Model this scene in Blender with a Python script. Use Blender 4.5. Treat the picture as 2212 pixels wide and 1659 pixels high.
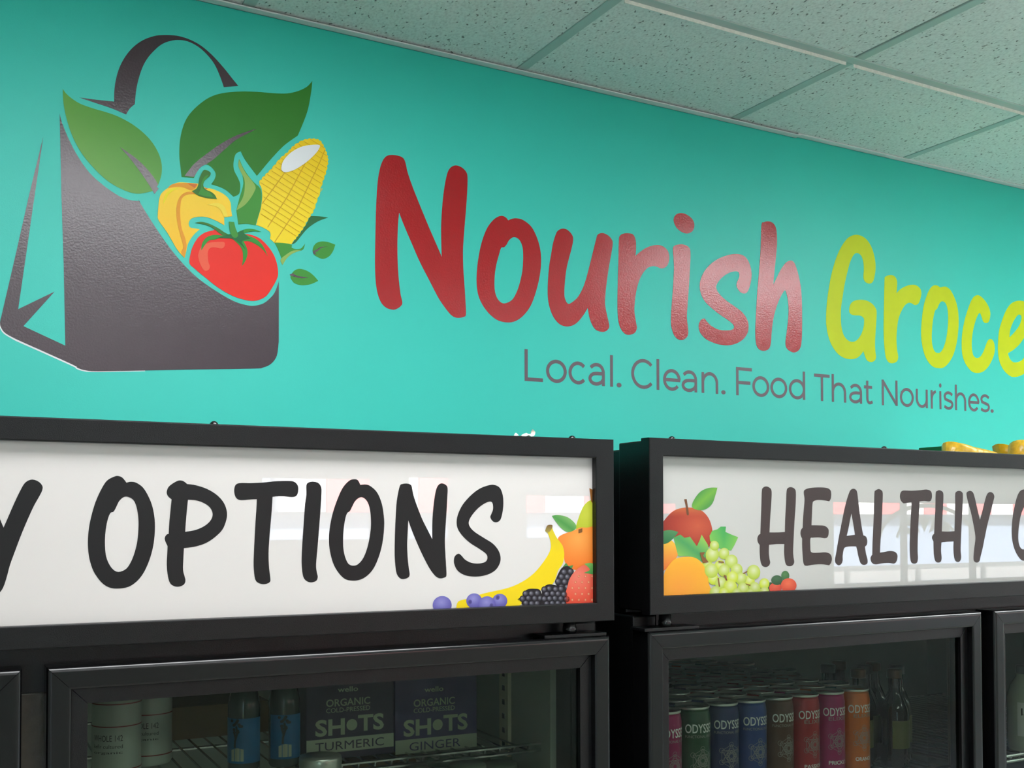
import bpy, bmesh, math, random
from mathutils import Vector, Matrix
from mathutils.geometry import tessellate_polygon, delaunay_2d_cdt, intersect_point_tri_2d
rng = random.Random(7)
for o in list(bpy.data.objects): bpy.data.objects.remove(o)
SC = bpy.context.scene; COL = SC.collection

# ------------------------------------------------------------------ camera
FPX, CYP, YAW, PIT, ROL = 2354.57, 1077.22, .511176, .0234331, -.00229399
EYE = Vector((0, -1.28, 1.88))
fw = Vector((math.sin(YAW)*math.cos(PIT), math.cos(YAW)*math.cos(PIT), math.sin(PIT)))
rt = fw.cross(Vector((0, 0, 1))).normalized(); up = rt.cross(fw)
rt, up = math.cos(ROL)*rt+math.sin(ROL)*up, -math.sin(ROL)*rt+math.cos(ROL)*up
cam = bpy.data.cameras.new('camera'); co = bpy.data.objects.new('camera', cam); COL.objects.link(co)
cam.sensor_width = 36; cam.lens = FPX/2212*36; cam.shift_y = (CYP-829.5)/2212
cam.clip_start = .02; cam.clip_end = 300
co.matrix_world = Matrix(((rt.x, up.x, -fw.x, EYE.x), (rt.y, up.y, -fw.y, EYE.y), (rt.z, up.z, -fw.z, EYE.z), (0, 0, 0, 1)))
SC.camera = co
def ray(x, y): return rt*((x-1106)/FPX)+up*(-(y-CYP)/FPX)+fw

# ------------------------------------------------------------------ light
LAMP = 19.0          # emission of the ceiling troffers
SKY = 2.6
world = bpy.data.worlds.new('world'); SC.world = world; world.use_nodes = True
nt = world.node_tree; bg = nt.nodes['Background']
sky = nt.nodes.new('ShaderNodeTexSky'); sky.sky_type = 'NISHITA'; sky.sun_disc = False
sky.sun_elevation = math.radians(52); sky.sun_rotation = math.radians(20); sky.dust_density = 2.0
nt.links.new(sky.outputs[0], bg.inputs[0]); bg.inputs[1].default_value = SKY
sun = bpy.data.lights.new('sun', 'SUN'); sun.energy = 72; sun.angle = .009; sun.color = (1, .95, .88)
so = bpy.data.objects.new('sun', sun); COL.objects.link(so)
so.rotation_euler = (math.radians(-48), 0, math.radians(-14)); so.location = (0, 0, 20)
vs = SC.view_settings
vs.view_transform = 'Standard'; vs.look = 'None'; vs.gamma = 1; vs.use_curve_mapping = False; vs.exposure = -0.06

# room measures
YW = .807            # back wall
ZC = 2.886           # ceiling
YF = -6.5            # shop front wall
XL, XR = -3.2, 12.6
WINS = [(-2.9, -1.7, .5, 2.4), (1.74, 2.62, 1.74, 2.25), (2.86, 3.26, 1.74, 2.27), (3.86, 4.62, 1.74, 2.14), (5.8, 6.16, 1.2, 2.09), (8.0, 11.2, 1.25, 2.12)]  # leftmost opening is added for more daylight on ceiling and wall
SIDE = (-3.0, -1.0, .9, 2.3)      # glazing in the right-hand wall: y range, z range
L = bpy.data.lights.new('window_portal', 'AREA'); L.shape = 'RECTANGLE'; L.size = SIDE[1]-SIDE[0]; L.size_y = SIDE[3]-SIDE[2]; L.cycles.is_portal = True
lo = bpy.data.objects.new('window_portal', L); COL.objects.link(lo); lo.location = (XR+.13, (SIDE[0]+SIDE[1])/2, (SIDE[2]+SIDE[3])/2); lo.rotation_euler = (math.radians(90), 0, math.radians(90))
for i, (a, b, c_, d_) in enumerate(WINS):          # light portals in the window openings
    L = bpy.data.lights.new('window_portal', 'AREA'); L.shape = 'RECTANGLE'; L.size = b-a; L.size_y = d_-c_
    L.cycles.is_portal = True
    lo = bpy.data.objects.new('window_portal', L); COL.objects.link(lo)
    lo.location = ((a+b)/2, YF-.13, (c_+d_)/2); lo.rotation_euler = (math.radians(90), 0, 0)

# ------------------------------------------------------------------ helpers
def s2l(v):
    v /= 255.; return v/12.92 if v <= .04045 else ((v+.055)/1.055)**2.4
def C(r, g, b): return (s2l(r), s2l(g), s2l(b), 1)
MATS = {}
def mat(name, rgb=(128, 128, 128), rough=.5, metal=0, spec=.5, noise=0, nscale=20, bump=0, bscale=200, alpha=None, coat=0, emit=None):
    if name in MATS: return MATS[name]
    m = bpy.data.materials.new(name); m.use_nodes = True; N = m.node_tree.nodes; Lk = m.node_tree.links
    p = N['Principled BSDF']; p.inputs['Base Color'].default_value = C(*rgb)
    p.inputs['Roughness'].default_value = rough; p.inputs['Metallic'].default_value = metal
    p.inputs['Specular IOR Level'].default_value = spec; p.inputs['Coat Weight'].default_value = coat
    tc = N.new('ShaderNodeTexCoord')
    if noise:
        t = N.new('ShaderNodeTexNoise'); t.inputs['Scale'].default_value = nscale; t.inputs['Detail'].default_value = 4
        Lk.new(tc.outputs['Object'], t.inputs['Vector'])
        mx = N.new('ShaderNodeMix'); mx.data_type = 'RGBA'; mx.blend_type = 'MULTIPLY'; mx.inputs[0].default_value = 1
        r = N.new('ShaderNodeMapRange'); r.inputs[1].default_value = .3; r.inputs[2].default_value = .7
        r.inputs[3].default_value = 1-noise; r.inputs[4].default_value = 1+noise*.4
        Lk.new(t.outputs[0], r.inputs[0]); mx.inputs[6].default_value = C(*rgb)
        Lk.new(r.outputs[0], mx.inputs[7]); Lk.new(mx.outputs[2], p.inputs['Base Color'])
    if bump:
        t = N.new('ShaderNodeTexNoise'); t.inputs['Scale'].default_value = bscale; t.inputs['Detail'].default_value = 3
        Lk.new(tc.outputs['Object'], t.inputs['Vector'])
        b = N.new('ShaderNodeBump'); b.inputs['Strength'].default_value = bump; b.inputs['Distance'].default_value = .001
        Lk.new(t.outputs[0], b.inputs['Height']); Lk.new(b.outputs[0], p.inputs['Normal'])
    if emit:
        p.inputs['Emission Color'].default_value = C(*emit[0]); p.inputs['Emission Strength'].default_value = emit[1]
    MATS[name] = m; return m
def pane_mat(name, tint, spec=1.0):
    m = bpy.data.materials.new(name); m.use_nodes = True; N = m.node_tree.nodes; Lk = m.node_tree.links
    N.remove(N['Principled BSDF'])
    tr = N.new('ShaderNodeBsdfTransparent'); tr.inputs[0].default_value = (*tint, 1)
    gl = N.new('ShaderNodeBsdfGlossy'); gl.inputs['Roughness'].default_value = .01
    fr = N.new('ShaderNodeFresnel'); ge = N.new('ShaderNodeNewGeometry')       # thin pane: the same from both faces
    mr = N.new('ShaderNodeMapRange'); mr.inputs[3].default_value = 1.5; mr.inputs[4].default_value = 1/1.5
    Lk.new(ge.outputs['Backfacing'], mr.inputs[0]); Lk.new(mr.outputs[0], fr.inputs[0])
    ml = N.new('ShaderNodeMath'); ml.operation = 'MULTIPLY'; ml.inputs[1].default_value = spec; ml.use_clamp = True
    mx = N.new('ShaderNodeMixShader')
    Lk.new(fr.outputs[0], ml.inputs[0]); Lk.new(ml.outputs[0], mx.inputs[0])
    Lk.new(tr.outputs[0], mx.inputs[1]); Lk.new(gl.outputs[0], mx.inputs[2]); Lk.new(mx.outputs[0], N['Material Output'].inputs[0])
    MATS[name] = m; return m
def print_mat(name, rough, bump=0, ink=1.0):
    m = mat(name, (255, 255, 255), rough, spec=.25, bump=bump, bscale=260)
    a = m.node_tree.nodes.new('ShaderNodeAttribute'); a.attribute_name = 'Col'; g = m.node_tree.nodes.new('ShaderNodeMix'); g.data_type = 'RGBA'; g.blend_type = 'MULTIPLY'; g.inputs[0].default_value = 1
    g.inputs[7].default_value = (ink, ink, ink, 1); m.node_tree.links.new(a.outputs['Color'], g.inputs[6])
    m.node_tree.links.new(g.outputs[2], m.node_tree.nodes['Principled BSDF'].inputs['Base Color']); return m

def wm(o): return Matrix() if o is None else wm(o.parent) @ o.matrix_basis
def link(name, me, parent=None, m=None):
    o = bpy.data.objects.new(name, me); COL.objects.link(o); o.parent = parent
    if m: me.materials.append(MATS[m])
    return o
def tag(o, label=None, cat=None, group=None, kind=None):
    for k, v in (('label', label), ('category', cat), ('group', group), ('kind', kind)):
        if v: o[k] = v
    return o
def empty(name, loc, rz=0, **k):
    o = bpy.data.objects.new(name, None); COL.objects.link(o); o.empty_display_size = .05
    o.location = loc; o.rotation_euler = (0, 0, rz); return tag(o, **k)
def mesh(name, vs_, fs, m, parent=None, smooth=False, local=False, col=None):
    """vs_ in world coordinates unless local; a parentless mesh gets its origin at its base centre"""
    me = bpy.data.meshes.new(name); base = None
    if not local:
        if parent is not None:
            iv = wm(parent).inverted(); vs_ = [iv @ Vector(v) for v in vs_]
        else:
            n = len(vs_); base = Vector((sum(v[0] for v in vs_)/n, sum(v[1] for v in vs_)/n, min(v[2] for v in vs_)))
            vs_ = [Vector(v)-base for v in vs_]
    me.from_pydata([tuple(v) for v in vs_], [], fs)
    if smooth: me.polygons.foreach_set('use_smooth', [True]*len(me.polygons))
    if col:
        a = me.color_attributes.new('Col', 'FLOAT_COLOR', 'POINT')
        a.data.foreach_set('color', [x for c_ in col for x in c_])
    me.update(); o = link(name, me, parent, m)
    if base is not None: o.location = base
    return o
def bm_out(bm, name, m, parent=None, smooth=False, local=False):
    bm.verts.index_update()
    vs_ = [v.co.copy() for v in bm.verts]; fs = [[v.index for v in f.verts] for f in bm.faces]; bm.free()
    return mesh(name, vs_, fs, m, parent, smooth, local)
def add_box(bm, a, b, bev=0, seg=2):
    vs_ = [bm.verts.new((x, y, z)) for x in (a[0], b[0]) for y in (a[1], b[1]) for z in (a[2], b[2])]
    fs = [bm.faces.new([vs_[i] for i in q]) for q in ((0, 1, 3, 2), (4, 6, 7, 5), (0, 4, 5, 1), (2, 3, 7, 6), (0, 2, 6, 4), (1, 5, 7, 3))]
    if bev:
        es = {e for f in fs for e in f.edges}
        bmesh.ops.bevel(bm, geom=list(es), offset=bev, segments=seg, profile=.5, affect='EDGES')
def box(name, a, b, m, parent=None, bev=0, local=True, seg=2):
    bm = bmesh.new(); add_box(bm, a, b, bev, seg); return bm_out(bm, name, m, parent, False, local and parent is not None)
def add_prism(bm, pts, y0, y1, bev=0, outer=None, ro=0):
    f = [bm.verts.new((p[0], y0, p[1])) for p in pts]; k = [bm.verts.new((p[0], y1, p[1])) for p in pts]; n = len(pts)
    fs = [bm.faces.new(f), bm.faces.new(k[::-1])]+[bm.faces.new((f[i], k[i], k[(i+1) % n], f[(i+1) % n])) for i in range(n)]
    bmesh.ops.recalc_face_normals(bm, faces=fs)
    if outer is not None:      # big round on the outer front edge, small on the inner one
        ea = bm.edges.get((f[outer], f[(outer+1) % n])); eb = bm.edges.get((f[(outer+2) % n], f[(outer+3) % n]))
        bmesh.ops.bevel(bm, geom=[eb], offset=bev, segments=4, profile=.5, affect='EDGES'); bmesh.ops.bevel(bm, geom=[ea], offset=ro, segments=8, profile=.5, affect='EDGES')
    elif bev: bmesh.ops.bevel(bm, geom=list({e for q in fs for e in q.edges}), offset=bev, segments=3, profile=.5, affect='EDGES')
def lathe(name, prof, m, parent, n=28, caps=True):
    vs_, fs = [], []
    for r, z in prof:
        for i in range(n): a = 2*math.pi*i/n; vs_.append((r*math.cos(a), r*math.sin(a), z))
    for j in range(len(prof)-1):
        for i in range(n): fs.append((j*n+i, j*n+(i+1) % n, (j+1)*n+(i+1) % n, (j+1)*n+i))
    if caps: fs.append(tuple(range(n))[::-1]); fs.append(tuple((len(prof)-1)*n+i for i in range(n)))
    return mesh(name, vs_, fs, m, parent, True, True)
def tube(bm, a, b, r, n=6):
    a, b = Vector(a), Vector(b); d = (b-a).normalized(); u = d.orthogonal().normalized(); w = d.cross(u)
    A = [bm.verts.new(a+(u*math.cos(t)+w*math.sin(t))*r) for t in [2*math.pi*i/n for i in range(n)]]
    B = [bm.verts.new(b+(u*math.cos(t)+w*math.sin(t))*r) for t in [2*math.pi*i/n for i in range(n)]]
    for i in range(n): bm.faces.new((A[i], A[(i+1) % n], B[(i+1) % n], B[i]))
    bm.faces.new(A[::-1]); bm.faces.new(B)
def copy_tree(o, parent=None):
    c_ = o.copy(); COL.objects.link(c_); c_.parent = parent
    for ch in list(o.children): copy_tree(ch, c_)
    return c_

# ---- tracing: outlines read in zoomed crops of the photo, laid on the real plane they lie on
CROP = {'A': (0, 40, 4.1475), 'B': (350, 40, 4.1475), 'C': (0, 420, 4.1475), 'D': (300, 320, 4.609), 'E': (780, 300, 3.77),
        'F': (1160, 420, 3.6867), 'G': (1740, 470, 4.3665), 'H': (0, 960, 3.6867), 'I': (560, 960, 3.6867), 'J': (900, 1030, 4.0963),
        'K': (1380, 960, 4.3667), 'L': (1740, 960, 4.3665), 'M': (1100, 740, 3.95), 'N': (1640, 780, 3.8671), 'P': (0, 0, 1)}
class Plane:
    def __init__(s, p, th=0):
        s.p = Vector(p); s.th = th; s.u = Vector((math.cos(th), math.sin(th), 0)); s.n = Vector((math.sin(th), -math.cos(th), 0))
    def hit(s, x, y):
        r = ray(x, y); t = (s.p-EYE).dot(s.n)/r.dot(s.n); return EYE+r*t
    def uv(s, x, y): h = s.hit(x, y)-s.p; return (h.dot(s.u), h.z)
    def xyz(s, u, v, off=0): return s.p+s.u*u+Vector((0, 0, v))+s.n*off
    def moved(s, off): return Plane(s.p+s.n*off, s.th)
def parse(txt):
    crop, out = None, []
    for w in txt.split():
        if w.endswith(':'): crop = CROP[w[:-1]]; continue
        c_ = w.endswith('c'); x, y = (float(v) for v in w.rstrip('c').split(','))
        out.append((crop[0]+x/crop[2], crop[1]+y/crop[2], c_))
    return out
def spline(pts, sub=4):
    n = len(pts); out = []
    for i in range(n):
        p0, p1, p2, p3 = pts[i-1], pts[i], pts[(i+1) % n], pts[(i+2) % n]
        if p1[2]: p0 = p1
        if p2[2]: p3 = p2
        for k in range(sub):
            t = k/sub; q = []
            for j in (0, 1):
                m1 = (p2[j]-p0[j])/2; m2 = (p3[j]-p1[j])/2; h = t*t
                q.append((2*h*t-3*h+1)*p1[j]+(h*t-2*h+t)*m1+(-2*h*t+3*h)*p2[j]+(h*t-h)*m2)
            out.append(tuple(q))
    return out
def loops(pl, *txts, straight=False, sub=4):
    r = []
    for t in txts:
        p = parse(t); p = [q[:2] for q in p] if straight else spline(p, sub)
        r.append([pl.uv(*q) for q in p])
    return r
def decal(name, pl, lps, m, parent, off=.0004, th=.0004):
    """cut vinyl: front face plus its cut edge"""
    tri = tessellate_polygon([[Vector((a, b, 0)) for a, b in l] for l in lps])
    flat = [q for l in lps for q in l]; n = len(flat)
    vs_ = [pl.xyz(a, b, off) for a, b in flat]+[pl.xyz(a, b, off-th) for a, b in flat]
    fs = []
    for a, b, c_ in tri:
        A, B, D = flat[a], flat[b], flat[c_]
        s = (B[0]-A[0])*(D[1]-A[1])-(B[1]-A[1])*(D[0]-A[0])
        if abs(s) > 1e-14: fs.append((a, b, c_) if s > 0 else (a, c_, b))
    k = 0
    for l in lps:
        for i in range(len(l)):
            j = (i+1) % len(l); fs.append((k+i, k+j, n+k+j, n+k+i))
        k += len(l)
    return mesh(name, vs_, fs, m, parent)
def shaded(name, pl, lp, colf, m, parent, off=.0004, n=16):
    """printed shape with a colour gradient: colf(u, v) in 0..1 of its box"""
    xs = [p[0] for p in lp]; zs = [p[1] for p in lp]; x0, x1, z0, z1 = min(xs), max(xs), min(zs), max(zs)
    pts = [Vector(p) for p in lp]; k = len(pts)
    for i in range(1, n):
        for j in range(1, n): pts.append(Vector((x0+(x1-x0)*(i+.3*(j % 2))/n, z0+(z1-z0)*j/n)))
    r = delaunay_2d_cdt(pts, [], [list(range(k))], 1, 1e-7)
    vs_ = [pl.xyz(p.x, p.y, off) for p in r[0]]
    col = [C(*[max(0, min(255, q)) for q in colf((p.x-x0)/(x1-x0), (p.y-z0)/(z1-z0))]) for p in r[0]]
    fs = []
    for f in r[2]:
        A, B, D = (r[0][i] for i in f[:3])
        fs.append(tuple(f) if (B-A).cross(D-A) > 0 else tuple(f[::-1]))
    return mesh(name, vs_, fs, m, parent, col=col)
def lerp(a, b, t): t = max(0, min(1, t)); return tuple(a[i]+(b[i]-a[i])*t for i in range(3))
def radial(c1, c2, u0, v0, r, c3=None):
    def f(u, v):
        d = math.hypot(u-u0, v-v0)/r
        return lerp(c1, c2, d) if c3 is None or d < 1 else lerp(c2, c3, d-1)
    return f
def stroke_faces(pts, w, closed=False):
    """flat ribbon of width w along a 2-D polyline -> (verts2d, quads)"""
    n = len(pts); vs_, fs = [], []
    for i in range(n):
        a = pts[i-1] if (i or closed) else pts[0]; b = pts[(i+1) % n] if (i < n-1 or closed) else pts[-1]
        p = pts[i]
        d1 = Vector((p[0]-a[0], p[1]-a[1])); d2 = Vector((b[0]-p[0], b[1]-p[1]))
        if d1.length < 1e-9: d1 = d2
        if d2.length < 1e-9: d2 = d1
        d1.normalize(); d2.normalize(); t = (d1+d2)
        t = t.normalized() if t.length > 1e-6 else d1
        nn = Vector((-t.y, t.x)); k = w/2/max(.35, nn.dot(Vector((-d1.y, d1.x))))
        vs_ += [(p[0]+nn.x*k, p[1]+nn.y*k), (p[0]-nn.x*k, p[1]-nn.y*k)]
    for i in range(n if closed else n-1):
        j = (i+1) % n; fs.append((2*i, 2*i+1, 2*j+1, 2*j))
    return vs_, fs
def ribbons(name, pl, strokes, m, parent, off, discs=()):
    vs_, fs = [], []
    for si, (pts, w, cl) in enumerate(strokes):
        v, f = stroke_faces(pts, w, cl); k = len(vs_); vs_ += [pl.xyz(a, b, off+si*4e-5) for a, b in v]; fs += [tuple(k+i for i in q) for q in f]
    for cx, cy, rx, ry in discs:
        k = len(vs_); vs_ += [pl.xyz(cx+rx*math.cos(t*math.pi/10), cy+ry*math.sin(t*math.pi/10), off) for t in range(20)]
        fs.append(tuple(range(k, k+20)))
    return mesh(name, vs_, fs, m, parent)
TXT = {}
def text2d(s, bold=0.0):
    """built-in font outlines as flat triangles, normalised to a 0..1 box"""
    if (s, bold) in TXT: return TXT[(s, bold)]
    cu = bpy.data.curves.new('t', 'FONT'); cu.body = s; cu.resolution_u = 3; cu.offset = bold
    o = bpy.data.objects.new('t', cu); COL.objects.link(o); dg = bpy.context.evaluated_depsgraph_get(); dg.update()
    me = o.evaluated_get(dg).to_mesh(); v = [(q.co.x, q.co.y) for q in me.vertices]; f = [tuple(p.vertices) for p in me.polygons]
    o.evaluated_get(dg).to_mesh_clear(); bpy.data.objects.remove(o); bpy.data.curves.remove(cu)
    x0, x1 = min(a for a, b in v), max(a for a, b in v); y0, y1 = min(b for a, b in v), max(b for a, b in v)
    v = [((a-x0)/(x1-x0), (b-y0)/(y1-y0)) for a, b in v]; TXT[(s, bold)] = (v, f); return v, f
def text_on(name, fn, s, m, parent, bold=0.0, local=True):
    """fn maps 0..1 box to 3-D"""
    v, f = text2d(s, bold); return mesh(name, [fn(a, b) for a, b in v], f, m, parent, local=local)

# ------------------------------------------------------------------ materials
mat('teal_paint', (50, 205, 188), .48, spec=.5, noise=.05, nscale=1.6, bump=.12, bscale=420)
mat('white_paint', (222, 222, 216), .6, noise=.03, bump=.1)
mat('floor_tile', (205, 200, 192), .35, noise=.08, nscale=3)
mat('trim_metal', (232, 234, 234), .45, noise=.05, nscale=8); mat('grid_metal', (188, 204, 200), .45, noise=.05, nscale=8)
mat('tile_edge', (252, 248, 240), .9, noise=.1, nscale=160)
mat('black_metal', (9, 9, 10), .3, spec=.32, noise=.12, nscale=30, bump=.25, bscale=900)
mat('black_gloss', (14, 14, 16), .2, noise=.1)
mat('black_dull', (10, 10, 11), .7, noise=.1)
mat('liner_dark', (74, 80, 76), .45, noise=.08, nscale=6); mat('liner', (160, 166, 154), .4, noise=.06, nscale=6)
mat('standard_strip', (205, 200, 168), .4, noise=.06, nscale=9)
mat('wire', (190, 192, 190), .25, metal=1, noise=.05)
mat('steel', (214, 216, 206), .28, metal=.75, noise=.05)
mat('acrylic_grey', (184, 182, 177), .007, spec=.6, noise=.02, nscale=4); mat('acrylic', (200, 195, 191), .007, spec=.6, noise=.02, nscale=4)
mat('sign_black', (12, 9, 11), .42, spec=.35, noise=.04)
mat('sign_black_sheen', (56, 43, 41), .38, spec=.4, noise=.04)  # black letters of the right sign, window sheen put into a lighter brown colour
V = .2
mat('vinyl_red', (178, 20, 27), V, noise=.04, bump=.35, bscale=260)
mat('vinyl_lime', (204, 216, 4), .45, spec=.25, noise=.04, bump=.15, bscale=260)
mat('vinyl_grey', (70, 54, 61), V+.06, noise=.05, bump=.3, bscale=260)
mat('vinyl_tag', (100, 84, 92), .4, noise=.04)
mat('vinyl_white', (236, 236, 238), .35, noise=.02)
for n_, c_ in dict(leaf_deep=(52, 128, 40), leaf_mid=(66, 150, 54), leaf_pale=(150, 186, 92), leaf_dark=(36, 110, 60), corn=(248, 208, 0), corn_line=(222, 170, 0),
                   pepper=(252, 196, 10), pepper_dark=(240, 160, 40), pepper_red=(222, 120, 50), pepper_light=(250, 226, 20), pepper_pale=(252, 220, 70), stem=(60, 120, 44),
                   tomato=(246, 44, 30), tomato_light=(248, 98, 70), star=(24, 110, 56), star_light=(52, 150, 52)).items():
    mat('vinyl_'+n_, c_, .45, spec=.25, noise=.03, bump=.1, bscale=260)
print_mat('vinyl_print', .35, .1); print_mat('sign_print', .4, 0, .74)
pane_mat('fridge_glass', (.46, .51, .46), .55); pane_mat('window_glass', (.95, .97, .96), 1.0)
mat('lamp', (255, 255, 255), .6, emit=((250, 252, 255), LAMP))
for n_, c_, r_ in (('asphalt', (118, 116, 112), .9), ('grass', (110, 135, 70), .95), ('brick_far', (150, 120, 100), .9), ('awning_red', (205, 40, 50), .7), ('awning_white', (240, 238, 235), .7),
                   ('grey_blue', (112, 126, 150), .8), ('rail', (60, 62, 66), .5), ('sidewalk', (160, 154, 144), .9), ('door_wood', (170, 120, 80), .6)):
    mat(n_, c_, r_, noise=.12, nscale=5)
m = mat('ceiling_board', (176, 184, 178), .95)   # fissured mineral board: pits and flecks
N = m.node_tree.nodes; Lk = m.node_tree.links; p = N['Principled BSDF']; p.inputs['Specular IOR Level'].default_value = .15
tc = N.new('ShaderNodeTexCoord'); mp = N.new('ShaderNodeMapping'); mp.inputs['Scale'].default_value = (1, .62, 1); mp.inputs['Rotation'].default_value = (0, 0, .5)
wn = N.new('ShaderNodeTexNoise'); wn.inputs['Scale'].default_value = 60
ad = N.new('ShaderNodeMix'); ad.data_type = 'RGBA'; ad.blend_type = 'ADD'; ad.inputs[0].default_value = .02
vo = N.new('ShaderNodeTexVoronoi'); vo.inputs['Scale'].default_value = 92
cr = N.new('ShaderNodeMapRange'); cr.inputs[1].default_value = .12; cr.inputs[2].default_value = .22; cr.inputs[3].default_value = .3; cr.inputs[4].default_value = 1
n2 = N.new('ShaderNodeTexNoise'); n2.inputs['Scale'].default_value = 210; n2.inputs['Detail'].default_value = 3
r2 = N.new('ShaderNodeMapRange'); r2.inputs[1].default_value = .36; r2.inputs[2].default_value = .56; r2.inputs[3].default_value = .86; r2.inputs[4].default_value = 1
mu = N.new('ShaderNodeMath'); mu.operation = 'MULTIPLY'
mx = N.new('ShaderNodeMix'); mx.data_type = 'RGBA'; mx.blend_type = 'MULTIPLY'; mx.inputs[0].default_value = 1; mx.inputs[6].default_value = C(240, 246, 243)
bp = N.new('ShaderNodeBump'); bp.inputs['Strength'].default_value = .6; bp.inputs['Distance'].default_value = .002
Lk.new(tc.outputs['Object'], mp.inputs[0]); Lk.new(mp.outputs[0], wn.inputs[0]); Lk.new(mp.outputs[0], ad.inputs[6]); Lk.new(wn.outputs['Color'], ad.inputs[7])
Lk.new(ad.outputs[2], vo.inputs[0]); Lk.new(vo.outputs['Distance'], cr.inputs[0]); Lk.new(mp.outputs[0], n2.inputs[0]); Lk.new(n2.outputs[0], r2.inputs[0])
Lk.new(cr.outputs[0], mu.inputs[0]); Lk.new(r2.outputs[0], mu.inputs[1]); Lk.new(mu.outputs[0], mx.inputs[7]); Lk.new(mx.outputs[2], p.inputs['Base Color'])
Lk.new(mu.outputs[0], bp.inputs['Height']); Lk.new(bp.outputs[0], p.inputs['Normal'])

# ------------------------------------------------------------------ the room
def struct(o, label, cat='wall'): return tag(o, label, cat, kind='structure')
struct(box('wall_back', (XL, YW, 0), (XR, YW+.12, ZC+.25), 'teal_paint'), 'teal painted wall above the black coolers')
struct(box('wall_left', (XL-.12, YF-.12, 0), (XL, YW+.12, ZC+.25), 'white_paint'), 'pale side wall of the shop beyond the left edge')
bm = bmesh.new(); SA, SB, S0, S1_ = SIDE
for q in ((YF-.12, SA, 0, ZC+.25), (SB, YW+.12, 0, ZC+.25), (SA, SB, 0, S0), (SA, SB, S1_, ZC+.25)): add_box(bm, (XR, q[0], q[2]), (XR+.12, q[1], q[3]))
struct(bm_out(bm, 'wall_right', 'white_paint'), 'pale side wall of the shop beyond the right edge')
w = empty('window_7', (XR+.06, (SA+SB)/2, S0)); struct(w, 'tall side window of the shop beyond the right edge', 'window')
bm = bmesh.new()
for k in range(3): y = SA+(SB-SA-.05)*k/2; add_box(bm, (XR+.04, y, S0), (XR+.09, y+.05, S1_))
bm_out(bm, 'window_frame', 'rail', w)
mesh('pane', [(XR+.06, SA, S0), (XR+.06, SB, S0), (XR+.06, SB, S1_), (XR+.06, SA, S1_)], [(0, 3, 2, 1)], 'window_glass', w)
tag(box('side_yard', (XR+.12, YF-.12, -.1), (80, 40, -.05), 'sidewalk'), 'pale paved yard beside the shop', 'yard', kind='structure')
struct(box('floor', (XL, YF, -.06), (XR, YW, 0), 'floor_tile'), 'grey shop floor under the coolers', 'floor')
bm = bmesh.new(); xs = [XL]
for a, b, c_, d_ in WINS:
    add_box(bm, (xs[-1], YF-.12, 0), (a, YF, ZC+.25)); add_box(bm, (a, YF-.12, 0), (b, YF, c_)); add_box(bm, (a, YF-.12, d_), (b, YF, ZC+.25)); xs.append(b)
add_box(bm, (xs[-1], YF-.12, 0), (XR, YF, ZC+.25))
struct(bm_out(bm, 'wall_front', 'white_paint'), 'pale shop front wall with windows facing the street')
for i, (a, b, c_, d_) in enumerate(WINS):
    w = empty('window_%d' % (i+1), ((a+b)/2, YF-.06, c_)); struct(w, 'shop front window, reflected in the cooler signs except the leftmost, added for daylight', 'window')
    bm = bmesh.new()
    for q in ((a, a+.03, c_, d_), (b-.03, b, c_, d_), (a+.03, b-.03, c_, c_+.03), (a+.03, b-.03, d_-.03, d_)): add_box(bm, (q[0], YF-.1, q[2]), (q[1], YF-.04, q[3]))
    if b-a > 1.5:
        for k in (1, 2): add_box(bm, (a+(b-a)*k/3-.02, YF-.1, c_+.03), (a+(b-a)*k/3+.02, YF-.04, d_-.03))
    bm_out(bm, 'window_frame', 'rail', w)
    mesh('pane', [(a+.03, YF-.07, c_+.03), (b-.03, YF-.07, c_+.03), (b-.03, YF-.07, d_-.03), (a+.03, YF-.07, d_-.03)], [(0, 1, 2, 3)], 'window_glass', w)

# suspended ceiling: grid lines X = GX+.61k, runner at Y = GY
GX, GY, T = 1.188, .402, .6096
ceil = struct(box('ceiling', (XL, YF, ZC+.09), (XR, YW, ZC+.25), 'white_paint'), 'suspended ceiling of speckled mineral tiles in a painted grid', 'ceiling')
k0, k1 = int((XL-GX)//T)+1, int((XR-GX)//T)
lampcells = set()
LROWS, LCOLS = (2, 6), (-2, 2, 6, 10, 14)
for row in LROWS:
    for kx in LCOLS:
        if (row, kx) != (2, 6): lampcells |= {(kx, row), (kx+1, row)}
rows = [(GY, YW)]+[(GY-(i+1)*T, GY-i*T) for i in range(int((GY-YF)/T)+1)]     # row 0 is the cut row by the wall
far = bmesh.new()
for ri, (ya, yb) in enumerate(rows):
    ya = max(ya, YF)
    for k in range(k0-1, k1+1):
        if (k, ri) in lampcells and ri > 0: continue
        xa, xb = max(XL, GX+k*T), min(XR, GX+(k+1)*T)
        if xb-xa < .05 or yb-ya < .05: continue
        g = .0115; z = ZC+.0005+rng.uniform(0, .0006); a = (xa+g, ya+g, z); b = (xb-g, yb-(.004 if ri == 0 else g), z+.02)
        if ri < 3 and -3 < k < 7:
            t = box('ceiling_tile', a, b, 'ceiling_board', ceil, .0012, local=False, seg=1)
            if ri == 0: box('cut_edge', (a[0], a[1]-.0008, ZC-.0085), (b[0], a[1]+.0006, z+.001), 'tile_edge', t, local=False)   # raw white cut edge along the runner
        else: add_box(far, a, b)
tag(bm_out(far, 'ceiling_field', 'ceiling_board', ceil), kind='stuff')
for ya in [GY]+[GY-i*T for i in range(1, 12)]:
    box('grid_runner', (XL, ya-.012, ZC-.0015), (XR, ya+.012, ZC+.012), 'grid_metal', ceil, .001, local=False, seg=1)
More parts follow.
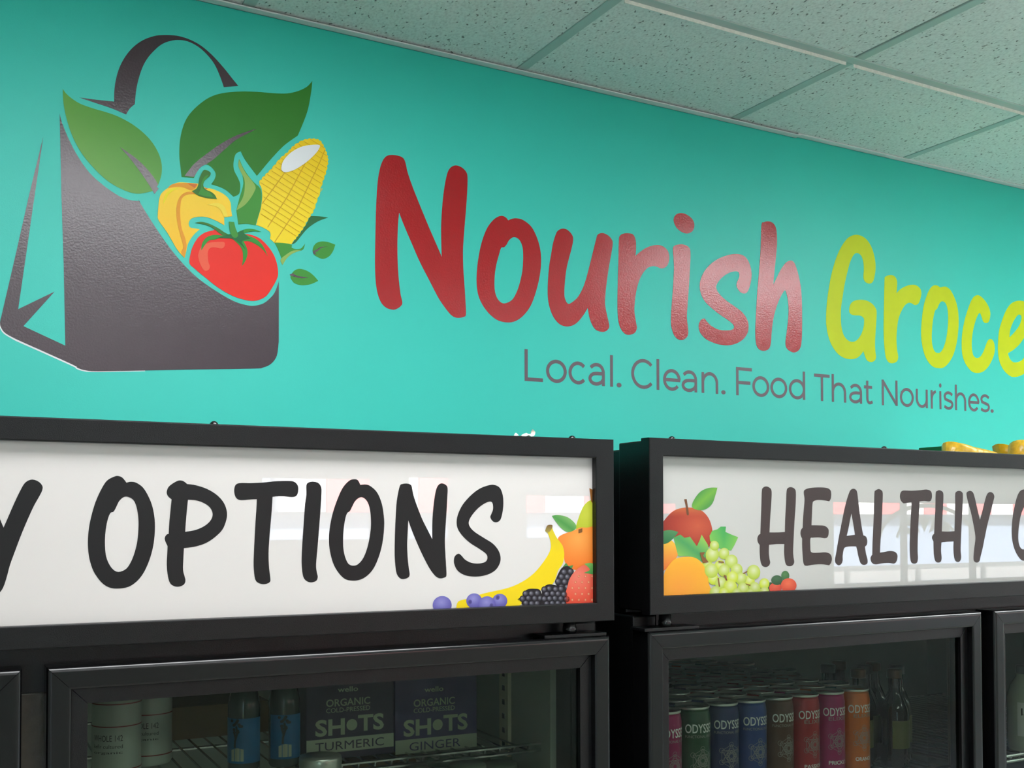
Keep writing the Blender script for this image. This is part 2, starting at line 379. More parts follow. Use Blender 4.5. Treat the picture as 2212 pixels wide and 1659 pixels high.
for k in range(k0, k1+1):
    for ri, (ya, yb) in enumerate(rows[:3 if -1 < k < 6 else 1]):
        dx = .0 if ri == 0 else .004
        box('cross_tee', (GX+k*T-.012+dx, ya+.0125, ZC-.001), (GX+k*T+.012+dx, yb-.0125 if ri else YW, ZC+.011), 'grid_metal', ceil, .001, local=False, seg=1)
tr = empty('trim_1', (2.0, YW, ZC-.012)); struct(tr, 'pale metal wall angle between teal wall and ceiling', 'trim')
XJ = Plane((0, YW-.02, 0)).hit(1731, 296).x
for a, b, z in ((XL, XJ, 0), (XJ-.01, XR, .003)):
    bm = bmesh.new(); add_box(bm, (a, YW-.020, ZC-.006+z), (b, YW-.0005, ZC-.003+z), .0006, 1); add_box(bm, (a, YW-.003, ZC-.006+z), (b, YW-.0005, ZC+.02), .0004, 1)
    bm_out(bm, 'wall_angle', 'trim_metal', tr)
for row in LROWS:
    for i, kx in enumerate(LCOLS):
        xa, xb = GX+(kx)*T, GX+(kx+2)*T; ya, yb = rows[row]
        if xa < XL or xb > XR or (row, kx) == (2, 6): continue
        l = empty('ceiling_light', ((xa+xb)/2, (ya+yb)/2, ZC-.004), label='flush fluorescent ceiling panel out of view above the shop floor', cat='ceiling light', group='ceiling panels of the shop')
        bm = bmesh.new()
        for q in ((xa+.013, xa+.04, ya+.013, yb-.013), (xb-.04, xb-.013, ya+.013, yb-.013), (xa+.04, xb-.04, ya+.013, ya+.04), (xa+.04, xb-.04, yb-.04, yb-.013)):
            add_box(bm, (q[0], q[2], ZC-.004), (q[1], q[3], ZC+.05))
        bm_out(bm, 'frame', 'white_paint', l)
        box('diffuser', (xa+.041, ya+.041, ZC+.004), (xb-.041, yb-.041, ZC+.01), 'lamp', l, local=False)

# ------------------------------------------------------------------ wall graphics
PW = Plane((0, YW, 0))
def wd(name, m, parent, *txts, off=.0005, **k): return decal(name, PW, loops(PW, *txts, **k), m, parent, off, .0005)
def base_of(px, py): h = PW.hit(px, py); return (h.x, YW-.0005, h.z)
LET = {}
LET['N'] = ['E: 175,180 205,142 250,131 310,140 345,160 362,200 375,260 395,325 430,420 480,545 550,715 600,830 657,962c 653,850 652,700 660,560 672,440 690,330 710,260 740,225 780,217 825,237 855,270 866,310 864,420 855,560 842,720 832,850 829,940 832,1060 842,1200 850,1330 853,1430 835,1450 785,1458 740,1440 695,1390 630,1295 560,1160 480,1005 410,845 350,705 309,600c 300,700 295,850 297,1000 305,1130 320,1260 335,1330 325,1360 290,1385 255,1391 205,1375 165,1335 135,1260 118,1150 113,1000 116,800 122,560 133,370 150,255']
LET['o'] = ['E: 1095,645 1140,627 1175,638 1198,664c 1225,652 1265,647 1320,662 1385,715 1430,800 1458,900 1465,1000 1455,1110 1425,1240 1380,1360 1320,1440 1255,1485 1190,1495 1120,1480 1060,1440 1000,1370 960,1290 942,1200 942,1090 955,970 980,850 1015,750 1050,690',
            'E: 1140,888 1165,882 1185,860 1205,825 1240,801 1275,810 1300,840 1316,890 1320,960 1315,1060 1298,1150 1270,1240 1230,1310 1170,1340 1130,1325 1100,1280 1086,1210 1088,1110 1102,1020 1122,945']
LET['u'] = ['F: 110,490 125,400 145,330 165,290 205,272 245,285 280,325 287,365 275,430 255,505 235,590 222,690 217,780 222,830 245,870 280,858 330,810 375,720 410,600 445,460 470,360 485,318 525,308 570,330 598,365 602,400 590,480 570,590 552,720 542,830 543,890 560,975 575,1045 565,1075 540,1092 505,1093 465,1075 435,1030 415,970 405,902c 370,960 320,1020 270,1048 220,1050 170,1025 125,965 95,880 85,790 88,680 97,570']
LET['r'] = ['F: 652,360 665,325 690,312 725,309 765,320 785,365 788,430 784,490c 830,450 880,420 940,404 990,408 1035,440 1053,490 1047,545 1025,578 990,590 950,575 915,573 875,590 835,640 805,710 785,800 775,900 778,960 790,1030 795,1065 780,1100 745,1117 710,1115 680,1090 655,1040 643,960 640,850 643,700 648,530']
LET['dot'] = ['F: 1088,205 1095,175 1115,155 1150,149 1190,160 1230,190 1250,225 1250,265 1235,295 1200,311 1160,303 1120,275 1097,240']
LET['i'] = ['F: 1082,430 1095,408 1140,397 1185,405 1215,430 1222,480 1217,600 1208,750 1197,900 1193,980 1200,1050 1204,1100 1195,1135 1165,1157 1135,1158 1105,1140 1082,1100 1068,1040 1067,960 1075,840 1085,700 1090,580 1085,490']
LET['s'] = ['F: 1290,1030 1305,1000 1332,988 1350,1010 1385,1045 1440,1075 1500,1083 1550,1078 1568,1060 1560,1035 1520,1000 1460,960 1390,905 1335,850 1305,790 1295,730 1305,670 1340,600 1400,540 1470,500 1550,477 1620,478 1665,505 1695,560 1708,630 1702,700 1688,750 1670,782 1645,789 1615,775 1590,735 1592,700 1608,665 1610,635 1598,615 1560,615 1510,635 1460,675 1430,720 1428,750 1450,790 1500,840 1570,890 1630,935 1670,990 1684,1045 1675,1105 1640,1155 1580,1190 1510,1202 1430,1190 1350,1155 1305,1110 1288,1065']
LET['h'] = ['F: 1787,245 1805,222 1835,215 1870,222 1895,250 1908,300 1910,400 1900,520 1890,620 1881,720c 1905,670 1940,600 1980,545 2015,527 2045,540 2070,600 2090,680 2105,780 2110,920 2110,1050 2108,1150 2100,1210 2080,1245 2045,1259 2010,1245 1985,1220 1978,1180 1987,1100 1998,1010 2003,920 1995,830 1975,765 1940,815 1905,900 1880,1000 1868,1100 1862,1180 1850,1225 1825,1242 1795,1245 1765,1230 1745,1190 1738,1100 1742,980 1752,800 1767,620 1780,440']
LET['G'] = ['G: 195,900 205,770 235,580 270,440 310,330 360,240 410,185 475,162 540,180 590,225 630,300 655,400 660,480 650,555 637,600 610,623 575,615 552,590 546,555 550,490 545,420 525,360 490,335 455,350 420,420 395,510 370,620 350,740 335,850 332,950 340,1040 360,1110 395,1155 435,1172 480,1160 520,1110 545,1045 553,975 545,945 515,925 470,923 435,915 415,895 413,860 425,815 460,785 520,775 580,785 630,815 660,855 670,890 667,980 660,1080 655,1180 658,1260 664,1310 655,1345 625,1363 590,1355 570,1330 555,1290 545,1260c 515,1300 475,1328 420,1336 360,1322 300,1280 245,1200 210,1100 195,1000']
LET['r2'] = ['G: 745,590 752,560 780,545 815,543 845,560 862,600 862,660 857,715c 890,680 940,650 990,635 1040,638 1080,670 1092,715 1080,775 1060,815 1030,825 1000,808 970,805 935,830 900,890 875,960 862,1050 857,1150 862,1240 873,1310 865,1350 840,1370 805,1374 775,1355 755,1310 745,1230 738,1130 737,1000 740,800']
LET['o2'] = ['G: 1200,645 1225,638 1250,645 1268,660c 1300,652 1330,655 1370,690 1410,770 1435,860 1443,960 1440,1060 1425,1180 1395,1290 1350,1370 1300,1415 1250,1420 1200,1405 1150,1350 1115,1270 1095,1170 1090,1070 1098,950 1115,830 1145,730 1175,670',
             'G: 1222,877 1240,860 1255,825 1275,795 1300,792 1325,815 1340,870 1345,950 1340,1050 1325,1150 1300,1230 1270,1272 1235,1275 1210,1250 1193,1190 1190,1110 1197,1000 1210,920']
LET['c'] = ['G: 1530,870 1560,790 1590,745 1625,732 1660,750 1700,795 1730,850 1742,900 1738,950 1725,985 1700,995 1675,980 1660,935 1643,900 1620,930 1595,1000 1575,1090 1567,1180 1570,1250 1585,1305 1615,1325 1650,1310 1680,1260 1700,1205 1720,1160 1745,1145 1770,1165 1783,1210 1783,1270 1760,1340 1720,1410 1670,1455 1610,1466 1560,1445 1510,1380 1480,1300 1472,1200 1478,1090 1500,970']
LET['e'] = ['G: 1815,1180 1825,1070 1850,980 1885,890 1930,820 1980,790 2030,785 2080,800 2120,850 2135,920 2125,1000 2085,1090 2030,1180 1970,1240 1908,1280c 1925,1330 1955,1362 1995,1365 2040,1345 2075,1300 2110,1240 2150,1230 2165,1280 2150,1340 2100,1430 2050,1480 1985,1503 1930,1495 1870,1440 1830,1360 1815,1270',
            'G: 1922,1132c 1930,1060 1955,990 1985,940 2010,915 2030,922 2037,950 2020,1010 1980,1070']
word = empty('wall_lettering', base_of(1270, 720), label='big red vinyl word Nourish in brush lettering on the teal wall', cat='wall lettering')
for k in ('N', 'o', 'u', 'r', 'i', 'dot', 's', 'h'): wd('letter' if k != 'dot' else 'letter_dot', 'vinyl_red', word, *LET[k])
word = empty('wall_lettering', base_of(2000, 800), label='lime green vinyl word cut off at the right edge after Groce', cat='wall lettering')
for k in ('G', 'r2', 'o2', 'c', 'e'): wd('letter', 'vinyl_lime', word, *LET[k])
# tagline in a thin geometric sans: strokes of one width
tagl = empty('wall_lettering', base_of(1640, 870), label='thin grey vinyl tagline below the big red and lime words', cat='wall lettering')
def arc(cx, cy, rx, ry, a0, a1, n=18): return [(cx+rx*math.cos(math.radians(a0+(a1-a0)*i/n)), cy+ry*math.sin(math.radians(a0+(a1-a0)*i/n))) for i in range(n+1)]
XM = .685; H0 = .055
def glyph(ch):
    mid = (XM+H0)/2; ry = (XM-H0)/2
    if ch == 'L': return [[(0, 1), (0, H0), (1.12, H0)]]
    if ch == 'F': return [[(0, 0), (0, .945), (1.12, .945)], [(0, .46), (1.0, .46)]]
    if ch == 'T': return [[(-.12, .945), (1.12, .945)], [(.5, .945), (.5, 0)]]
    if ch == 'N': return [[(0, 0), (0, .99)], [(0, .95), (1, .05)], [(1, .01), (1, 1)]]
    if ch == 'C': return [arc(.56, .5, .56, .445, 42, 318, 26)]
    if ch == 'o': return [arc(.5, mid, .5, ry, 0, 351, 36)]
    if ch == 'c': return [arc(.53, mid, .53, ry, 42, 318, 22)]
    if ch == 'l': return [[(.5, 0), (.5, 1.04)]]
    if ch == 'i': return [[(.5, 0), (.5, .72)]]
    if ch == 'e': return [arc(.5, mid, .5, ry, 0, 320, 26), [(0, mid), (1.06, mid)]]
    if ch == 'a': return [[(.06, .58)]+arc(.48, .41, .52, .275, 135, 90, 5)+arc(.55, .42, .45, .265, 85, 0, 8)+[(1, 0)], [(1, .40), (.55, .40)]+arc(.45, .225, .45, .17, 90, 270, 10)+[(.62, .065), (.85, .12), (1, .22)]]
    if ch == 'n': return [[(0, 0), (0, .72)], arc(.5, .37, .5, .315, 168, 0, 12)+[(1, 0)]]
    if ch == 'h': return [[(0, 0), (0, 1.04)], arc(.5, .37, .5, .315, 168, 0, 12)+[(1, 0)]]
    if ch == 'u': return [[(0, .74)]+arc(.5, .36, .5, .305, 180, 348, 12), [(1, .74), (1, 0)]]
    if ch == 'r': return [[(0, 0), (0, .74)], arc(.95, .36, .95, .325, 172, 92, 8)]
    if ch == 'd': return [arc(.5, mid, .5, ry, 0, 351, 36), [(1, 0), (1, 1.04)]]
    if ch == 't': return [[(.35, .9), (.35, .2)]+arc(.68, .2, .33, .145, 180, 285, 6)+[(1.05, .10)], [(-.1, .655), (1, .655)]]
    if ch == 's': return [[(1, .60)]+arc(.52, .525, .48, .16, 50, 180, 8)+[(.12, .42), (.5, .37), (.88, .32)]+arc(.5, .215, .5, .16, 30, -120, 9)+[(-.02, .13)]]
    return []
TAG = 'M: L130,287 o313,490 c505,660 a675,815 l850,894 .915,957 C1040,1228 l1246,1290 e1312,1462 a1470,1602 n1640,1782 .1807,1845 F1935,2070 N: o-58,83 o93,233 d247,383 T453,593 h605,725 a750,858 t870,953 N1023,1155 o1175,1290 u1308,1407 r1432,1487 i1495,1530 s1538,1620 h1635,1728 e1745,1838 s1845,1925 .1930,1957'
zA, zB = PW.uv(1133, 822.5)[1], PW.uv(2120, 890)[1]
xA, xB = PW.uv(1133, 822.5)[0], PW.uv(2120, 890)[0]
CAP = PW.uv(1137, 754)[1]-PW.uv(1137, 822.5)[1]; PEN = CAP*.116
crop = None
for w in TAG.split():
    if w.endswith(':'): crop = CROP[w[:-1]]; continue
    ch = w[0]; l_, r_ = (crop[0]+float(v)/crop[2] for v in w[1:].split(','))
    py = 822+(l_-1133)*.0685-25
    ul, ur = PW.uv(l_, py)[0], PW.uv(r_, py)[0]; zb = zA+(zB-zA)*((ul+ur)/2-xA)/(xB-xA)
    if ch == '.': ribbons('letter', PW, [], 'vinyl_tag', tagl, .0005, [((ul+ur)/2, zb+CAP*.07, (ur-ul)/2, CAP*.075)]); continue
    a, b = ul+PEN/2, ur-PEN/2
    if ch in 'LFTtr': k = {'L': (0, .12), 'F': (0, .12), 'T': (.12, .12), 't': (.1, .1), 'r': (0, 0)}[ch]; W_ = (b-a+PEN*(.5 if ch != 'r' else 0))/(1+k[0]+k[1]); a = a-PEN*(.25 if ch in 'Tt' else 0)+k[0]*W_; b = a+W_
    st = [([(a+(b-a)*x, zb+CAP*y) for x, y in s], PEN, ch in 'o' or (ch == 'd' and i == 0)) for i, s in enumerate(glyph(ch))]
    dd = [((a+b)/2, zb+CAP*.95, PEN*.62, PEN*.75)] if ch == 'i' else []
    ribbons('letter', PW, st, 'vinyl_tag', tagl, .0005, dd)

# shopping bag logo
logo = empty('logo_decal', base_of(330, 800), label='dark shopping bag logo filled with leaves, corn, pepper and tomato on the wall', cat='wall decal')
BAG = 'C: 387,-516c 262,0c 140,540c 10,1100c 0,1150 10,1195 50,1245 150,1300c 640,1520 690,1552 760,1575 880,1585 1300,1578c P: 400,798.5c 545,796.3 568,794 586,785.5 598,768 602,738c 602.2,606c D: 1385,1350 1350,1440 1300,1500 1240,1545 1160,1568 1080,1565 960,1530 820,1455 660,1350 520,1235 360,1060 240,900 120,720 0,525 C: 1250,60c 1150,48 1050,5 A: 920,1490 800,1380 700,1240 620,1090 565,960 545,900 535,850c C: 550,0c 570,620c 585,1355c 210,1180c 490,870c 163,1028c 312,0c'
wd('bag_edge', 'vinyl_white', logo, 'C: -2,1150 2,1200 40,1252 140,1312c 630,1530 682,1562 755,1585 880,1591 1300,1584c 1300,1560c 700,1540c 60,1220c', off=.0003)
wd('bag_body', 'vinyl_grey', logo, BAG)
wd('bag_handle', 'vinyl_grey', logo, 'A: 710,708c 860,728 1022,745c 1025,640 1040,540 1070,440 1120,345 1190,260 1280,195 1380,158 1450,150 1527,150 1602,158 1702,190 1802,245 1902,330 2002,440 2082,540 2135,605c 2005,615c 1972,520 1922,410 1852,320 1772,250 1682,205 1592,192 1512,205 1452,230 1400,270 1330,345 1280,430 1245,530 1220,640 1208,768c 1165,805 1130,860c 1000,805 850,755')
lf = shaded('leaf', PW, loops(PW, 'A: 562,630c 590,670 640,715 720,765 830,805 950,840 1060,880 1180,945 1290,1030 1370,1120 1425,1220 1448,1310 1447,1390 1432,1450 1412,1500 1380,1540 1330,1555 1250,1570 1170,1560 1060,1515 950,1445 840,1340 740,1220 660,1080 605,930 570,770')[0], lambda u, v: lerp((112, 170, 72), (74, 148, 46), u*.6+v*.6-.1), 'vinyl_print', logo, .0007)
wd('leaf_stem', 'vinyl_grey', lf, 'A: 1070,1150c 1130,1215 1200,1300 1280,1410 1340,1500 1385,1573c 1420,1525c 1405,1510c 1415,1485c 1370,1415 1290,1320 1200,1240', off=.001)
lf = wd('leaf', 'vinyl_leaf_deep', logo, 'B: 1345,560c 1338,640 1310,800 1270,920 1215,1050c 1150,1095 1080,1150 980,1255 900,1350 850,1410c 790,1330 740,1260 705,1190c 660,1215 640,1290 645,1360 680,1430 700,1490 690,1570 640,1597c 590,1550 530,1515 440,1485c 470,1440 480,1390 450,1340 400,1310 350,1330 310,1380 285,1430c 175,1420c 165,1330 155,1230 160,1100 185,980 230,880 310,790 420,710 540,670 700,655 850,658 1000,670 1120,672 1220,650 1300,610', off=.0007)
wd('leaf_stem', 'vinyl_grey', lf, 'B: 845,990c 740,1020 620,1070 500,1140 390,1220 290,1300 240,1360 200,1412c 285,1420c 310,1380 350,1330 395,1308c 470,1255 560,1175 660,1090 760,1035', off=.001)
husk = wd('corn_husk', 'vinyl_leaf_mid', logo, 'D: 1000,110c 1040,200 1100,290 1160,355 1195,385 1215,420 1222,480 1215,570 1200,640 1175,720 1160,770c 1080,755 990,760c 980,690 970,620c 1000,500 1040,350 1015,200', off=.0007)
wd('husk_highlight', 'vinyl_leaf_pale', husk, 'D: 995,110c 990,180 1020,250 1050,320 1050,420 1030,500 990,570 970,620c 1050,570 1110,500 1150,430 1160,385 1120,320 1070,260 1030,190', off=.001)
wd('corn_husk', 'vinyl_leaf_dark', logo, 'D: 1700,676c 1800,680 1885,692c 1780,730 1680,800 1610,880 1560,940 1515,962c 1600,850 1670,750', off=.0007)
husk = wd('corn_husk', 'vinyl_leaf_mid', logo, 'D: 1350,940c 1440,945 1520,965 1520,990 1560,1005 1610,1000 1640,970 1655,950c 1640,1000 1615,1020 1540,1030 1480,1065 1420,1100c 1390,1020', off=.0007)
wd('husk_highlight', 'vinyl_leaf_pale', husk, 'D: 1615,1018c 1540,1020 1480,1050 1410,1110 1430,1165c 1470,1100 1530,1050', off=.001)
COB = spline(parse('D: 1195,345 1250,275 1320,205 1400,110 1480,40 B: 1180,1140 1260,1092 1340,1078 1410,1092 1450,1150 1478,1220 1486,1280 1470,1370 1440,1460 1410,1560 D: 1825,400 1780,500 1740,620 1690,700 1640,790 1590,860 1550,915 1520,962c 1440,950 1345,945c 1300,905c 1305,860 1290,830 1220,790 1160,770c 1185,680 1210,590 1222,480 1215,400'), 8)
n = len(COB); cob2 = []           # kernels bulge out along the cob's free edges
for i, q in enumerate(COB):
    a, b = COB[i-1], COB[(i+1) % n]; t = Vector((b[0]-a[0], b[1]-a[1])); t.normalize() if t.length else None
    k = abs(math.sin(i*math.pi/4))*1.9 if i < 8*21 else 0
    cob2.append((q[0]+t.y*k-t.y*.9, q[1]-t.x*k+t.x*.9))
cob_uv = [PW.uv(*q) for q in cob2]
cob = shaded('corn_cob', PW, cob_uv, lambda u, v: lerp((255, 222, 0), (248, 204, 0), v*1.2-.4), 'vinyl_print', logo, .001)
def inside(x, y, poly):
    r = False
    for i in range(len(poly)):
        (x1, y1), (x2, y2) = poly[i-1], poly[i]
        if (y1 > y) != (y2 > y) and x < (x2-x1)*(y-y1)/(y2-y1)+x1: r = not r
    return r
def D2(x, y): return (300+x/4.609, 320+y/4.609)
kl = []
for pts in ([(1560, 80), (1440, 260), (1340, 400), (1225, 555)], [(1700, 60), (1640, 180), (1480, 480), (1280, 790)], [(1850, 20), (1800, 140), (1590, 580), (1345, 945)]):
    kl.append(([PW.uv(*D2(*q)) for q in pts], .0016, False))
for k in range(-12, 6):
    run = []
    for i in range(90):
        x = 1130+i*9; y = 660+.63*(x-1710)+k*62
        if inside(*D2(x, y), cob2): run.append(PW.uv(*D2(x, y)))
    if len(run) > 3: kl.append((run[1:-1], .0010, False))
ribbons('kernel_lines', PW, kl, 'vinyl_corn_line', cob, .0012)
wd('corn_highlight', 'vinyl_white', cob, 'B: 1065,1340 1085,1275 1150,1205 1240,1155 1330,1137 1405,1137 1405,1165 1370,1215 1290,1290 1190,1355 1110,1380 1075,1370', off=.0030)
pep = shaded('pepper', PW, loops(PW, 'D: 190,620 200,520 225,450 300,390 380,345 480,345 590,355c 660,395 720,405 800,435 870,480 910,540 918,620 928,680c 890,685 848,690c 850,770c 780,730 680,690 590,685 520,705 495,750 510,790 560,800 605,808c 540,870 490,950 470,1030 455,1095c 380,1010 280,840 195,720 188,660')[0], lambda u, v: lerp((255, 212, 22), (255, 192, 4), 1-v), 'vinyl_print', logo, .001)
for n_, c_, t in (('pepper_back', 'pepper_dark', 'D: 285,400c 340,358 470,348 580,360 550,410 510,420 450,395 380,385'), ('pepper_back', 'pepper_red', 'D: 480,352c 580,362c 555,400c'),
                  ('pepper_back', 'pepper_red', 'D: 655,395c 690,405c 665,412c'),
                  ('pepper_crease', 'pepper_dark', 'D: 375,580 390,520 420,470 470,440 530,435c 560,460c 480,465 430,500 412,570 410,680 425,800 460,900 475,975c 455,1090c 420,1040 440,980 410,860 385,760 372,660'),
                  ('pepper_highlight', 'pepper_light', 'D: 240,560c 250,490 280,440 330,405 400,400c 340,425 290,470 260,530'), ('pepper_highlight', 'pepper_pale', 'D: 680,565c 760,548 820,560 860,600 885,688c 840,680 820,630 770,585')):
    wd(n_, 'vinyl_'+c_, pep, t, off=.0014+.00006*len(pep.children))
st = wd('pepper_stem', 'vinyl_stem', pep, 'D: 640,225 670,222 710,245 705,280 670,310 645,340 640,380 665,415 720,440 755,470 775,510c 680,500 590,475 525,430c 570,405 590,360 605,290', off=.0021)
wd('stem_side', 'vinyl_leaf_mid', st, 'D: 690,270 665,310 640,345 630,390 650,420 700,445 740,490c 650,480 590,460c 615,400 620,350 650,290', off=.0025)
tom = wd('tomato', 'vinyl_tomato', logo, 'D: 505,1150 510,1070 535,980 590,890 660,840 740,820c 770,805 830,835 880,862 960,880 1040,855 1130,868 1210,905 1290,985 1345,1070 1375,1160 1385,1250 1370,1310 1320,1400 1270,1470 1200,1510 1130,1522 1050,1510 930,1470 790,1390 650,1280 560,1205', off=.001)
wd('tomato_highlight', 'vinyl_tomato_light', tom, 'D: 590,1060 620,985 690,945 800,935 850,940 850,980 820,1000 760,990 710,995 685,1040 690,1130 705,1180 690,1215 650,1220 615,1170 595,1110', off=.0014)
wd('tomato_sepal', 'vinyl_stem', tom, 'D: 555,745c 620,735 700,755 790,800 850,840 890,860c 850,880 790,840 730,795 660,765', off=.0016)
wd('tomato_sepal', 'vinyl_star_light', tom, 'D: 620,1020c 625,960 660,900 720,870 800,868 900,890 960,930 1020,1000 1035,1080 1025,1175c 1060,1120 1080,1050 1070,990 1040,930c 1100,930 1180,970 1240,1020 1280,1075c 1230,970 1160,905 1080,870 1045,850c 1130,830 1215,835c 1150,810 1080,805 1010,825 960,850 880,860 840,880 760,910 700,920 660,960', off=.0016)
wd('tomato_sepal', 'vinyl_star', tom, 'D: 780,895c 860,870 920,860 985,840 1040,815c 1045,850 1110,905c 1040,920 1020,940c 1060,1010c 1000,950 930,905 860,900', off=.002)
wd('tomato_stem', 'vinyl_leaf_mid', tom, 'D: 895,735c 945,738c 960,800 985,870 960,895 930,885 905,830', off=.0024)
l1 = wd('leaf', 'vinyl_leaf_mid', logo, 'D: 1730,1010 1755,955 1810,930 1880,935 1955,962c 1930,1030 1890,1080 1830,1103 1770,1080 1740,1055', off=.0007)
wd('leaf_stem', 'vinyl_grey', l1, 'D: 1880,980c 1820,992 1775,1030c 1752,1040c 1768,1060c 1738,1055c 1730,1022c 1760,1015 1810,985', off=.001)
l1 = wd('leaf', 'vinyl_leaf_mid', logo, 'D: 1510,1280 1540,1225 1600,1202 1680,1225 1740,1270 1785,1322c 1710,1355 1620,1365 1550,1345 1520,1310', off=.0007)
wd('leaf_stem', 'vinyl_grey', l1, 'D: 1500,1260c 1530,1245c 1580,1272 1690,1290c 1620,1297 1560,1285 1512,1272c', off=.001)

# ------------------------------------------------------------------ coolers
class Fridge: pass
def rect_ring_prisms(x0, x1, z0, z1, w, y0, y1, gap=.0003):
    """four mitred rails"""
    g = gap
    return [('top', [(x0+g, z1), (x1-g, z1), (x1-w-g, z1-w), (x0+w+g, z1-w)]), ('bottom', [(x0+w+g, z0+w), (x1-w-g, z0+w), (x1-g, z0), (x0+g, z0)]),
            ('left', [(x0, z0+g), (x0, z1-g), (x0+w, z1-w-g), (x0+w, z0+w+g)]), ('right', [(x1, z1-g), (x1, z0+g), (x1-w, z0+w+g), (x1-w, z1-w-g)])]
def build_fridge(P, x0, x1, zt, zb, panel, doors, label, screws, hinges, shelves, liner='liner', panel_mat='acrylic'):
    """x along the front, y into the cooler, local to the front corner"""
    R_ = empty('display_cooler', P.p, P.th, label=label, cat='cooler'); F = Fridge(); F.root = R_; F.P = P
    D = .78; zb2 = zb-.004
    for a, b in ((x0+.002, x0+.045), (x1-.045, x1-.002)): box('cabinet_side', (a, .046, .08), (b, D, zb2), 'black_metal', R_, .003)
    box('cabinet_back', (x0+.045, D-.05, .08), (x1-.045, D, zb2), 'black_metal', R_)
    box('cabinet_base', (x0+.002, .046, 0), (x1-.002, D, .08), 'black_metal', R_)
    box('cabinet_floor', (x0+.045, .05, .08), (x1-.045, D-.05, .2), liner, R_)
    box('machine_housing', (x0+.01, .075, zb2), (x1-.01, D, zt-.012), 'black_metal', R_, .003)
    box('liner_back', (x0+.055, D-.06, .2), (x1-.055, D-.05, zb2-.02), liner, R_)
    for a, b in ((x0+.045, x0+.055), (x1-.055, x1-.045)): box('liner_side', (a, .09, .2), (b, D-.05, zb2-.02), liner, R_)
    box('liner_top', (x0+.045, .09, zb2-.02), (x1-.045, D-.05, zb2), liner, R_)
    box('front_rail', (x0+.045, .046, zb2-.05), (x1-.045, .09, zb2), 'black_metal', R_)
    xm = (doors[0][1]+doors[1][0])/2
    box('mullion', (xm-.02, .046, .2), (xm+.02, .075, zb2-.05), 'mullion', R_, .002)
    for s in (x0+.0555, x1-.0615):            # slotted shelf standards on the liner sides
        st = box('shelf_standard', (s, .215, .3), (s+.006, .245, zb2-.03), 'standard_strip', R_)
        bm = bmesh.new()
        for i in range(int((zb2-.35)/.022)): add_box(bm, (s-.0006, .226, .32+i*.022), (s+.0066, .234, .328+i*.022))
        tag(bm_out(bm, 'slots', 'black_dull', st, local=True), kind='stuff')
    # header sign box
    px0, px1, pz0, pz1 = panel
    box('header_box', (x0+.004, .0145, zb+.004), (x1-.004, .083, zt-.003), 'black_metal', R_, .002)
    # one ring with bevelled rims
    bm = bmesh.new(); o4 = [(x0, zb), (x1, zb), (x1, zt), (x0, zt)]; i4 = [(px0, pz0), (px1, pz0), (px1, pz1), (px0, pz1)]
    vf = [[bm.verts.new((a, y, b)) for a, b in r] for y in (0, .02) for r in (o4, i4)]
    for i in range(4):
        j = (i+1) % 4
        bm.faces.new((vf[0][i], vf[0][j], vf[1][j], vf[1][i])); bm.faces.new((vf[2][j], vf[2][i], vf[3][i], vf[3][j]))
        bm.faces.new((vf[0][j], vf[0][i], vf[2][i], vf[2][j])); bm.faces.new((vf[1][i], vf[1][j], vf[3][j], vf[3][i]))
    es = [e for e in bm.edges if all(v.co.y < .001 for v in e.verts) and (all(v in vf[0] for v in e.verts) or all(v in vf[1] for v in e.verts))]
    bmesh.ops.bevel(bm, geom=es, offset=.0016, segments=3, profile=.5, affect='EDGES')
    bm_out(bm, 'sign_frame', 'black_metal', R_, local=True)
    F.sign = box('sign_panel', (px0-.006, .0105, pz0-.006), (px1+.006, .0135, pz1+.006), panel_mat, R_)
    F.PS = P.moved(-.0105)
    for px, py in screws:
        x = P.uv(px, py)[0]; bm = bmesh.new(); bmesh.ops.create_uvsphere(bm, u_segments=12, v_segments=8, radius=.0055, matrix=Matrix.Translation((x, .012, zt-.001)))
        bm_out(bm, 'screw', 'black_gloss', R_, True, True)
    # doors
    for di, (a, b, dt) in enumerate(doors):
        bz = .24; ow = .026; iw = .019
        d_ = empty('door', (0, 0, 0)); d_.parent = R_
        for nm, pts in rect_ring_prisms(a, b, bz, dt, ow, 0, .04):
            bm = bmesh.new(); add_prism(bm, pts, 0, .040, .0032, 2 if nm == 'bottom' else 0, .0065); bm_out(bm, 'frame_rail', 'anodised', d_, local=True)
        for nm, pts in rect_ring_prisms(a+ow-.001, b-ow+.001, bz+ow-.001, dt-ow+.001, iw, 0, 0, .0002):
            bm = bmesh.new(); add_prism(bm, pts, .012, .036, .0006); bm_out(bm, 'bezel_rail', 'black_metal', d_, local=True)
        g = ow+iw-.004
        mesh('glass_pane', [(a+g, .018, bz+g), (b-g, .018, bz+g), (b-g, .018, dt-g), (a+g, .018, dt-g)], [(0, 1, 2, 3)], 'fridge_glass', d_, local=True)
        hx = hinges[di]
        if hx:
            h = box('hinge_plate', (hx-.05, .004, dt+.0002), (hx+.05, .04, dt+.005), 'black_metal', d_, .0008)
            k = lathe('hinge_pin', [(.009, dt+.005), (.010, dt+.0065), (.010, dt+.0135), (.009, dt+.015), (.009, zb+.02)], 'black_gloss', d_, 20); k.location = (hx+(.028 if hx < a+.2 and False else 0), .022, 0)
        bm = bmesh.new()
        for q in ((a+.006, a+.02, bz+.006, dt-.006), (b-.02, b-.006, bz+.006, dt-.006), (a+.02, b-.02, dt-.02, dt-.006), (a+.02, b-.02, bz+.006, bz+.02)): add_box(bm, (q[0], .0402, q[2]), (q[1], .0455, q[3]))
        bm_out(bm, 'gasket', 'black_dull', d_, local=True)
